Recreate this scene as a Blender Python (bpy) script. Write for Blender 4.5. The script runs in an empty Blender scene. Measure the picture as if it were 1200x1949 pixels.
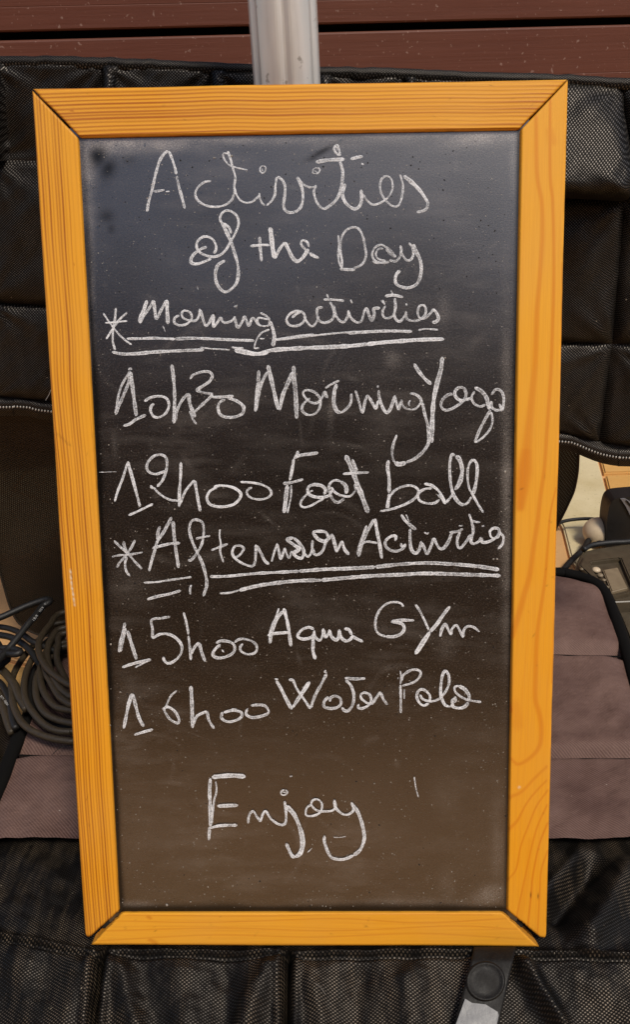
import bpy, bmesh, math, random
import numpy as np
from mathutils import Vector, Matrix, noise as mnoise

# ------------------------------------------------------------------ camera, world, sun, exposure
SC = bpy.context.scene
COL = SC.collection
LOC = np.array([0.03448234998296518, -0.563845744325874, 0.7995083534633476])
ROT = np.array([[0.9993372327276859, 0.0272932463234238, 0.02408680114294082],
                [0.009653986109762789, 0.43928430312638916, -0.8982962215098954],
                [-0.03509837369969113, 0.897933393817098, 0.4387296712461391]])
FPX, CX, CY = 1500.0, 600.0, 974.5
cam_d = bpy.data.cameras.new('camera')
cam = bpy.data.objects.new('camera', cam_d)
COL.objects.link(cam)
m4 = Matrix([list(ROT[i]) + [LOC[i]] for i in range(3)] + [[0, 0, 0, 1]])
cam.matrix_world = m4
cam_d.sensor_fit = 'HORIZONTAL'; cam_d.sensor_width = 36.0
cam_d.lens = FPX / 1200.0 * 36.0
cam_d.clip_start = 0.02; cam_d.clip_end = 200.0
SC.camera = cam

SUN_EL, SUN_AZ = math.radians(56), math.radians(150)     # high sun behind thin cloud, over the viewer's right shoulder
w = bpy.data.worlds.new('World'); SC.world = w; w.use_nodes = True
nt = w.node_tree; nt.nodes.clear()
sky = nt.nodes.new('ShaderNodeTexSky'); sky.sky_type = 'NISHITA'; sky.sun_disc = False
sky.sun_elevation = SUN_EL; sky.sun_rotation = SUN_AZ
sky.dust_density = 2.0; sky.air_density = 1.0; sky.ozone_density = 1.0
bg = nt.nodes.new('ShaderNodeBackground'); bg.inputs['Strength'].default_value = 0.11
wo = nt.nodes.new('ShaderNodeOutputWorld')
nt.links.new(sky.outputs[0], bg.inputs[0]); nt.links.new(bg.outputs[0], wo.inputs[0])
sd = bpy.data.lights.new('sun', 'SUN'); sd.energy = 2.2; sd.angle = math.radians(12); sd.color = (1.0, 0.93, 0.82)
so = bpy.data.objects.new('sun', sd); COL.objects.link(so)
sdir = Vector((math.sin(SUN_AZ) * math.cos(SUN_EL), math.cos(SUN_AZ) * math.cos(SUN_EL), math.sin(SUN_EL)))
so.rotation_euler = sdir.to_track_quat('Z', 'Y').to_euler(); so.location = (1.5, -2.5, 4)
SC.view_settings.view_transform = 'Standard'; SC.view_settings.look = 'None'
SC.view_settings.gamma = 1.0; SC.view_settings.exposure = 0.22

random.seed(7); rng = np.random.default_rng(7)

# ------------------------------------------------------------------ placing: a photo pixel meets a real surface
def ray(px, py):
    return ROT @ np.array([(px - CX) / FPX, -(py - CY) / FPX, -1.0])
def on_plane(px, py, p0, n):
    d = ray(px, py); return LOC + d * (np.dot(p0 - LOC, n) / np.dot(d, n))
def at_y(px, py, Y): return on_plane(px, py, np.array([0, Y, 0.]), np.array([0, 1., 0]))
def at_z(px, py, Z): return on_plane(px, py, np.array([0, 0, Z]), np.array([0, 0, 1.]))
# board plane: bottom centre at the origin
BX = np.array([0.99988643, 0.0, -0.01507067]); BD = np.array([-0.01432189, -0.3112884, -0.95020757])
BN = np.array([0.00469132, -0.95031549, 0.31125304])        # out of the board, towards the viewer
def on_board(px, py, off=0.0): return on_plane(px, py, BN * off, BN)

# ------------------------------------------------------------------ mesh helpers
def mesh_obj(name, verts, faces, mat, parent=None, smooth=False, uvs=None, attrs=None):
    me = bpy.data.meshes.new(name)
    me.from_pydata([tuple(map(float, v)) for v in verts], [], [tuple(f) for f in faces])
    if uvs is not None:
        uvl = me.uv_layers.new(name='UVMap')
        li = np.zeros(len(me.loops), dtype=np.int32); me.loops.foreach_get('vertex_index', li)
        uvl.data.foreach_set('uv', np.asarray(uvs, dtype=np.float32)[li].ravel())
    if attrs:
        for k, a in attrs.items():
            at = me.attributes.new(k, 'FLOAT', 'POINT'); at.data.foreach_set('value', np.asarray(a, dtype=np.float32).ravel())
    if smooth: me.polygons.foreach_set('use_smooth', [True] * len(me.polygons))
    me.materials.append(mat); me.update()
    o = bpy.data.objects.new(name, me); COL.objects.link(o)
    if parent: o.parent = parent
    return o
def bm_obj(name, bm, mat, parent=None, smooth=False):
    me = bpy.data.meshes.new(name); bm.to_mesh(me); bm.free()
    if smooth: me.polygons.foreach_set('use_smooth', [True] * len(me.polygons))
    me.materials.append(mat)
    o = bpy.data.objects.new(name, me); COL.objects.link(o)
    if parent: o.parent = parent
    return o
def thing(name, label, cat, loc=(0, 0, 0), group=None):
    o = bpy.data.objects.new(name, None); COL.objects.link(o); o.location = loc; o.empty_display_size = .05
    o['label'] = label; o['category'] = cat
    if group: o['group'] = group
    return o
def adopt(root, o):                    # keep world place when the thing's Empty is not at the origin
    o.parent = root; o.matrix_parent_inverse = Matrix.Translation(root.location).inverted()
    return o
def grid_faces(nu, nv, off=0):
    f = []
    for j in range(nv - 1):
        b = off + j * nu
        for i in range(nu - 1): f.append((b + i, b + i + 1, b + nu + i + 1, b + nu + i))
    return f
def catmull(P, step):
    P = np.asarray(P, float)
    if len(P) < 2: return P
    if len(P) == 2:
        n = max(2, int(np.linalg.norm(P[1] - P[0]) / step) + 1)
        return P[0] + (P[1] - P[0]) * np.linspace(0, 1, n)[:, None]
    Q = np.vstack([2 * P[0] - P[1], P, 2 * P[-1] - P[-2]]); out = []
    for i in range(1, len(Q) - 2):
        a, b, c, d = Q[i - 1], Q[i], Q[i + 1], Q[i + 2]
        n = max(2, int(np.linalg.norm(c - b) / step) + 1)
        for t in np.linspace(0, 1, n, endpoint=False):
            out.append(.5 * (2 * b + (c - a) * t + (2 * a - 5 * b + 4 * c - d) * t * t + (3 * b - a - 3 * c + d) * t ** 3))
    out.append(Q[-2]); return np.array(out)
def tube(P, r, ns=10, closed=False, cap=True):
    P = np.asarray(P, float); n = len(P); V = []; F = []
    rr = np.broadcast_to(r, (n,))
    up = np.array([0, 0, 1.]); prev = None
    for i in range(n):
        t = (P[(i + 1) % n] - P[i - 1]) if closed else (P[min(i + 1, n - 1)] - P[max(i - 1, 0)])
        t = t / (np.linalg.norm(t) + 1e-12)
        if prev is None:
            a = np.cross(t, up)
            if np.linalg.norm(a) < 1e-3: a = np.cross(t, [1., 0, 0])
        else: a = prev - t * np.dot(prev, t)
        a /= np.linalg.norm(a); prev = a; b = np.cross(t, a)
        for k in range(ns):
            an = 2 * math.pi * k / ns; V.append(P[i] + rr[i] * (a * math.cos(an) + b * math.sin(an)))
    for i in range(n if closed else n - 1):
        j = (i + 1) % n
        for k in range(ns): F.append((i * ns + k, i * ns + (k + 1) % ns, j * ns + (k + 1) % ns, j * ns + k))
    if cap and not closed: F.append(tuple(range(ns))[::-1]); F.append(tuple((n - 1) * ns + k for k in range(ns)))
    return V, F

# ------------------------------------------------------------------ material helpers
class NT:
    def __init__(s, name):
        s.m = bpy.data.materials.new(name); s.m.use_nodes = True; s.t = s.m.node_tree
        s.b = s.t.nodes['Principled BSDF']; s.out = s.t.nodes['Material Output']
    def n(s, typ, **kw):
        nd = s.t.nodes.new(typ)
        for k, v in kw.items():
            if k in nd.inputs.keys() if isinstance(k, str) else False: nd.inputs[k].default_value = v
            else: setattr(nd, k, v)
        return nd
    def l(s, a, b): s.t.links.new(a, b)
    def coord(s, kind='Object', scale=(1, 1, 1), rot=(0, 0, 0)):
        tc = s.n('ShaderNodeTexCoord'); mp = s.n('ShaderNodeMapping')
        mp.inputs['Scale'].default_value = scale; mp.inputs['Rotation'].default_value = rot
        s.l(tc.outputs[kind], mp.inputs[0]); return mp.outputs[0]
    def noise(s, co, scale, detail=4, rough=.55, dist=0.):
        nd = s.n('ShaderNodeTexNoise'); nd.inputs['Scale'].default_value = scale; nd.inputs['Detail'].default_value = detail
        nd.inputs['Roughness'].default_value = rough; nd.inputs['Distortion'].default_value = dist; s.l(co, nd.inputs['Vector']); return nd.outputs['Fac']
    def ramp(s, fac, stops):
        nd = s.n('ShaderNodeValToRGB'); e = nd.color_ramp.elements
        while len(e) < len(stops): e.new(.5)
        for el, (p, c) in zip(e, stops):
            el.position = p; el.color = (c, c, c, 1) if not hasattr(c, '__len__') else (*c, 1)
        s.l(fac, nd.inputs[0]); return nd.outputs[0]
    def math(s, op, a, b=None, clamp=False):
        nd = s.n('ShaderNodeMath'); nd.operation = op; nd.use_clamp = clamp
        for i, v in enumerate((a, b)):
            if v is None: continue
            if isinstance(v, (int, float)): nd.inputs[i].default_value = v
            else: s.l(v, nd.inputs[i])
        return nd.outputs[0]
    def mix(s, fac, a, b, mode='MIX'):
        nd = s.n('ShaderNodeMix'); nd.data_type = 'RGBA'; nd.blend_type = mode
        for i, v in ((0, fac), (6, a), (7, b)):
            if isinstance(v, (int, float)): nd.inputs[i].default_value = v
            elif isinstance(v, tuple): nd.inputs[i].default_value = (*v, 1)
            else: s.l(v, nd.inputs[i])
        return nd.outputs[2]
    def attr(s, name):
        nd = s.n('ShaderNodeAttribute'); nd.attribute_name = name; return nd.outputs['Fac']
    def bump(s, h, dist, strength=1.0, prev=None):
        nd = s.n('ShaderNodeBump'); nd.inputs['Distance'].default_value = dist; nd.inputs['Strength'].default_value = strength
        s.l(h, nd.inputs['Height'])
        if prev is not None: s.l(prev, nd.inputs['Normal'])
        return nd.outputs[0]
    def set(s, **kw):
        for k, v in kw.items():
            i = s.b.inputs[k.replace('_', ' ')]
            if isinstance(v, (int, float)): i.default_value = v
            elif isinstance(v, tuple): i.default_value = (*v, 1)
            else: s.l(v, i)
        return s.m

def mat_wood():
    t = NT('varnished pine')
    g = t.attr('grain'); h = t.attr('hue')
    co = t.coord('UV')
    light = t.mix(h, (.77, .365, .028), (.74, .300, .008))
    dark = t.mix(t.attr('warm'), (.30, .080, .005), (.62, .170, .003))
    c = t.mix(g, light, dark)
    fib = t.noise(t.coord('UV', scale=(18, 900, 1)), 1.0, 3, .6)
    c = t.mix(t.ramp(fib, [(.35, 0.), (.75, .22)]), c, (.50, .19, .03))
    big = t.noise(co, 9, 3)
    c = t.mix(t.ramp(big, [(.35, 0.), (.7, .12)]), c, (.62, .36, .12))
    st = t.noise(co, 60, 2, .4)
    c = t.mix(t.ramp(st, [(.76, 0.), (.80, .2)]), c, (.40, .17, .03))
    c = t.mix(t.attr('mark'), c, (.70, .62, .45))
    c = t.mix(t.attr('dirt'), c, (.09, .03, .006))
    hgt = t.math('MULTIPLY', fib, .6)
    b1 = t.bump(hgt, .0004, .5); b2 = t.bump(g, -.0002, .5, b1)
    return t.set(Base_Color=c, Roughness=t.ramp(fib, [(.3, .42), (.8, .60)]), Specular_IOR_Level=.2, Normal=b2)
def mat_wood_edge():
    t = NT('pine end grain'); n = t.noise(t.coord('Object'), 300, 3)
    return t.set(Base_Color=t.mix(n, (.30, .11, .015), (.10, .035, .008)), Roughness=.7)

def mat_slate():
    t = NT('painted chalkboard'); co = t.coord('UV')
    n1 = t.noise(co, 6, 5, .6); n2 = t.noise(co, 700, 3, .6); n3 = t.noise(t.coord('UV', scale=(14, 60, 1), rot=(0, 0, .5)), 1, 4, .6)
    base = t.mix(n1, (.0085, .0046, .0024), (.0170, .0096, .0052))
    base = t.mix(t.ramp(n2, [(.50, 0.), (.74, .8)]), base, (.050, .036, .024))
    n4 = t.noise(co, 24, 5, .65)
    d = t.math('MULTIPLY', t.attr('dust'), t.ramp(t.math('MULTIPLY', t.math('ADD', n4, n2), .5), [(.38, .10), (.60, 1.0)]))
    hz = t.math('MULTIPLY', t.ramp(n3, [(.45, 0.), (.8, .20)]), t.ramp(n1, [(.4, 0.), (.7, 1.)]))
    d = t.math('ADD', d, hz, True)
    c = t.mix(d, base, (.36, .32, .28))
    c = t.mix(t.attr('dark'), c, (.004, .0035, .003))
    ro = t.ramp(n2, [(.3, .20), (.8, .32)])
    pit = t.ramp(t.noise(co, 230, 2, .4), [(.27, 1.), (.33, 0.)])
    c = t.mix(t.math('MULTIPLY', pit, .7), c, (.003, .003, .003))
    sp = t.math('SUBTRACT', .9, t.math('MULTIPLY', t.attr('dark'), .75), True)
    t.b.inputs['IOR'].default_value = 1.72
    return t.set(Base_Color=c, Roughness=ro, Specular_IOR_Level=sp, Normal=t.bump(n2, .0002, .25))

def mat_chalk():
    t = NT('chalk'); co = t.coord('Object')
    n = t.noise(co, 2100, 3, .75); n2 = t.noise(co, 600, 3, .6)
    # the chalk only catches the high grain of the board
    v = t.attr('across')
    e = t.math('ADD', t.math('MULTIPLY', n, .75), t.math('MULTIPLY', n2, .25))
    e = t.math('ADD', t.math('ADD', e, t.math('MULTIPLY', t.math('POWER', v, 2.0), .07)), t.attr('press'))
    a = t.ramp(e, [(.46, .16), (.56, 1.)])
    c = t.mix(n2, (.66, .67, .685), (.90, .91, .925))
    t.set(Base_Color=c, Roughness=.95, Specular_IOR_Level=.1)
    tr = t.n('ShaderNodeBsdfTransparent'); mx = t.n('ShaderNodeMixShader')
    t.l(a, mx.inputs[0]); t.l(tr.outputs[0], mx.inputs[1]); t.l(t.b.outputs[0], mx.inputs[2]); t.l(mx.outputs[0], t.out.inputs[0])
    return t.m

def weave_height(t, pitch, rot=0., ax=1., ay=1.):
    co = t.coord('UV', scale=(ax, ay, 1), rot=(0, 0, rot))
    ds = t.noise(t.coord('UV'), 25, 2); sx = t.n('ShaderNodeSeparateXYZ'); t.l(co, sx.inputs[0])
    wob = t.math('MULTIPLY', ds, pitch * .45)
    k = 2 * math.pi / pitch
    a = t.math('SINE', t.math('MULTIPLY', t.math('ADD', sx.outputs[0], wob), k))
    b = t.math('SINE', t.math('MULTIPLY', t.math('ADD', sx.outputs[1], wob), k))
    return t.math('MULTIPLY', t.math('ADD', t.math('MULTIPLY', a, b), 1.), .5)
def mat_nylon(name, pitch=.0037, dark=(.0030, .0026, .0023), lite=(.075, .067, .056), rot=0., wear_glint=(.38, .68), rough=.48, ax=1., ay=1.3, lo=.12, sg=1.):
    t = NT(name); co = t.coord('UV')
    w = weave_height(t, pitch, rot, ax, ay)
    dots = t.ramp(w, [(.58, 0.), (.85, 1.)])
    pn = t.noise(co, 9, 5, .62); pn2 = t.noise(t.coord('UV', scale=(60, 9, 1), rot=(0, 0, .8)), 1, 3, .6)
    patch = t.ramp(t.math('MULTIPLY', t.math('ADD', pn, pn2), .5), [(wear_glint[0], lo), (wear_glint[1], 1.)])
    fine = t.noise(co, 420, 2)
    f = t.math('MULTIPLY', t.math('MULTIPLY', dots, patch), t.ramp(fine, [(.3, .45), (.65, 1.)]))  # weave glints painted as pale dots into the colour, in worn patches
    c = t.mix(f, dark, lite)
    lint = t.ramp(t.noise(co, 260, 1, .3), [(.80, 0.), (.83, .8)])
    c = t.mix(lint, c, (.35, .30, .22))
    r = t.ramp(w, [(.3, rough + .12), (.8, rough - .08)])
    cre = t.noise(co, 38, 4, .6)
    b0 = t.bump(cre, .004, .30); b = t.bump(w, .0006, .5, b0)
    t.b.inputs['IOR'].default_value = 1.6; t.b.inputs['Specular Tint'].default_value = (1.0, .90, .80, 1)
    sp = t.math('ADD', .10, t.math('MULTIPLY', t.math('MULTIPLY', dots, t.ramp(fine, [(.3, .5), (.6, 1.)])), .9 * sg), True)
    return t.set(Base_Color=c, Roughness=r, Specular_IOR_Level=sp, Normal=b)
def mat_simple(name, col, rough=.5, metal=0., noise_scale=80, var=.3, bump=.0003, spec=.5):
    t = NT(name); co = t.coord('Object'); n = t.noise(co, noise_scale, 4, .6)
    d = tuple(max(0, c * (1 - var)) for c in col); l = tuple(min(1, c * (1 + var)) for c in col)
    return t.set(Base_Color=t.mix(n, d, l), Roughness=t.ramp(n, [(.2, max(0, rough - .08)), (.8, min(1, rough + .1))]), Metallic=metal,
                 Specular_IOR_Level=spec, Normal=t.bump(n, bump, .5))
def mat_purple():
    t = NT('mauve quilted cloth'); co = t.coord('UV')
    w = t.n('ShaderNodeTexWave'); w.wave_type = 'BANDS'; w.bands_direction = 'DIAGONAL'; w.inputs['Scale'].default_value = 140
    w.inputs['Distortion'].default_value = .6; t.l(co, w.inputs['Vector'])
    n = t.noise(co, 8, 6, .62); f = t.noise(co, 900, 2)
    c = t.mix(t.ramp(n, [(.36, 0.), (.64, 1.)]), (.066, .030, .023), (.150, .086, .067))
    c = t.mix(t.math('MULTIPLY', t.ramp(w.outputs['Fac'], [(.3, 0.), (.8, 1.)]), .42), c, (.23, .145, .115))
    c = t.mix(t.ramp(f, [(.5, 0.), (.75, .5)]), c, (.06, .032, .03))
    lint = t.ramp(t.noise(co, 200, 1, .3), [(.80, 0.), (.83, .7)]); c = t.mix(lint, c, (.4, .33, .28))
    b = t.bump(w.outputs['Fac'], .0004, .5, t.bump(t.noise(co, 26, 6, .62), .008, .7))
    return t.set(Base_Color=c, Roughness=.75, Specular_IOR_Level=.3, Normal=b)
def mat_plank():
    t = NT('reddish brown painted plank'); co = t.coord('Object', scale=(3, 1, 90)); n = t.noise(co, 1.5, 5, .6)
    big = t.noise(t.coord('Object'), 2.2, 3); sp = t.noise(t.coord('Object'), 110, 2, .4)
    c = t.mix(n, (.100, .034, .018), (.155, .055, .033)); c = t.mix(t.ramp(big, [(.3, 0.), (.7, .55)]), c, (.090, .025, .015))
    c = t.mix(t.ramp(sp, [(.68, 0.), (.74, .6)]), c, (.30, .19, .15))
    return t.set(Base_Color=c, Roughness=.55, Specular_IOR_Level=.22, Normal=t.bump(n, .0015, .5))
def mat_alu():
    t = NT('brushed aluminium'); n = t.noise(t.coord('Object', scale=(60, 60, 4)), 1.5, 5, .65); s = t.noise(t.coord('Object'), 90, 3, .5)
    c = t.mix(n, (.66, .61, .53), (.90, .86, .80)); c = t.mix(t.ramp(s, [(.66, 0.), (.72, .6)]), c, (.25, .2, .15))
    return t.set(Base_Color=c, Metallic=.75, Roughness=t.ramp(n, [(.3, .38), (.8, .55)]), Normal=t.bump(n, .0006, .4))
def mat_stone(name, a, b):
    t = NT(name); co = t.coord('Object'); n = t.noise(co, 5, 6, .65); f = t.noise(co, 120, 3, .6)
    c = t.mix(t.ramp(n, [(.3, 0.), (.7, 1.)]), a, b); c = t.mix(t.ramp(f, [(.62, 0.), (.75, .5)]), c, tuple(x * .4 for x in a))
    return t.set(Base_Color=c, Roughness=.75, Normal=t.bump(t.math('ADD', n, t.math('MULTIPLY', f, .2)), .004, .5))
def mat_mesh():
    t = NT('dark open weave mesh'); w = weave_height(t, .0060, .26, 1., 1.35); co = t.coord('UV')
    n = t.noise(co, 7, 4)
    c = t.mix(t.ramp(w, [(.35, 0.), (.75, 1.)]), (.010, .008, .006), t_mix_const(t, n, (.028, .019, .011), (.055, .036, .020)))
    t.set(Base_Color=c, Roughness=.7, Specular_IOR_Level=.3, Normal=t.bump(w, .001, .8))
    tr = t.n('ShaderNodeBsdfTransparent'); mx = t.n('ShaderNodeMixShader')
    hole = t.math('MULTIPLY', t.ramp(w, [(.06, 1.), (.16, 0.)]), .12)
    t.l(hole, mx.inputs[0]); t.l(t.b.outputs[0], mx.inputs[1]); t.l(tr.outputs[0], mx.inputs[2]); t.l(mx.outputs[0], t.out.inputs[0])
    return t.m
def t_mix_const(t, f, a, b): return t.mix(t.ramp(f, [(.3, 0.), (.7, 1.)]), a, b)

M_WOOD, M_WEDGE, M_SLATE, M_CHALK = mat_wood(), mat_wood_edge(), mat_slate(), mat_chalk()
M_NYL = mat_nylon('black woven nylon', sg=.75)
M_NYLF = mat_nylon('worn glinting black nylon', pitch=.0047, lite=(.15, .11, .07), ay=1.45, wear_glint=(.47, .60), rough=.52, lo=.02, sg=.45)
M_TAPE = mat_simple('black webbing', (.0045, .004, .0035), .85, 0, 500, .5, .0006, .12)
M_PUR, M_PLANK, M_ALU, M_MESH = mat_purple(), mat_plank(), mat_alu(), mat_mesh()
M_TOOTH = mat_simple('grey nylon zip teeth', (.50, .47, .43), .35, .2, 400, .2, .0001)
M_CABLE = mat_simple('dusty black rubber', (.038, .027, .015), .50, 0, 330, .8, .0010, .45)
M_CABLEK = mat_simple('black rubber', (.007, .006, .005), .55, 0, 200, .5, .0004, .5)
M_PRINT = mat_simple('white cable print', (.45, .43, .40), .6, 0, 900, .5, .0001)
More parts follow.
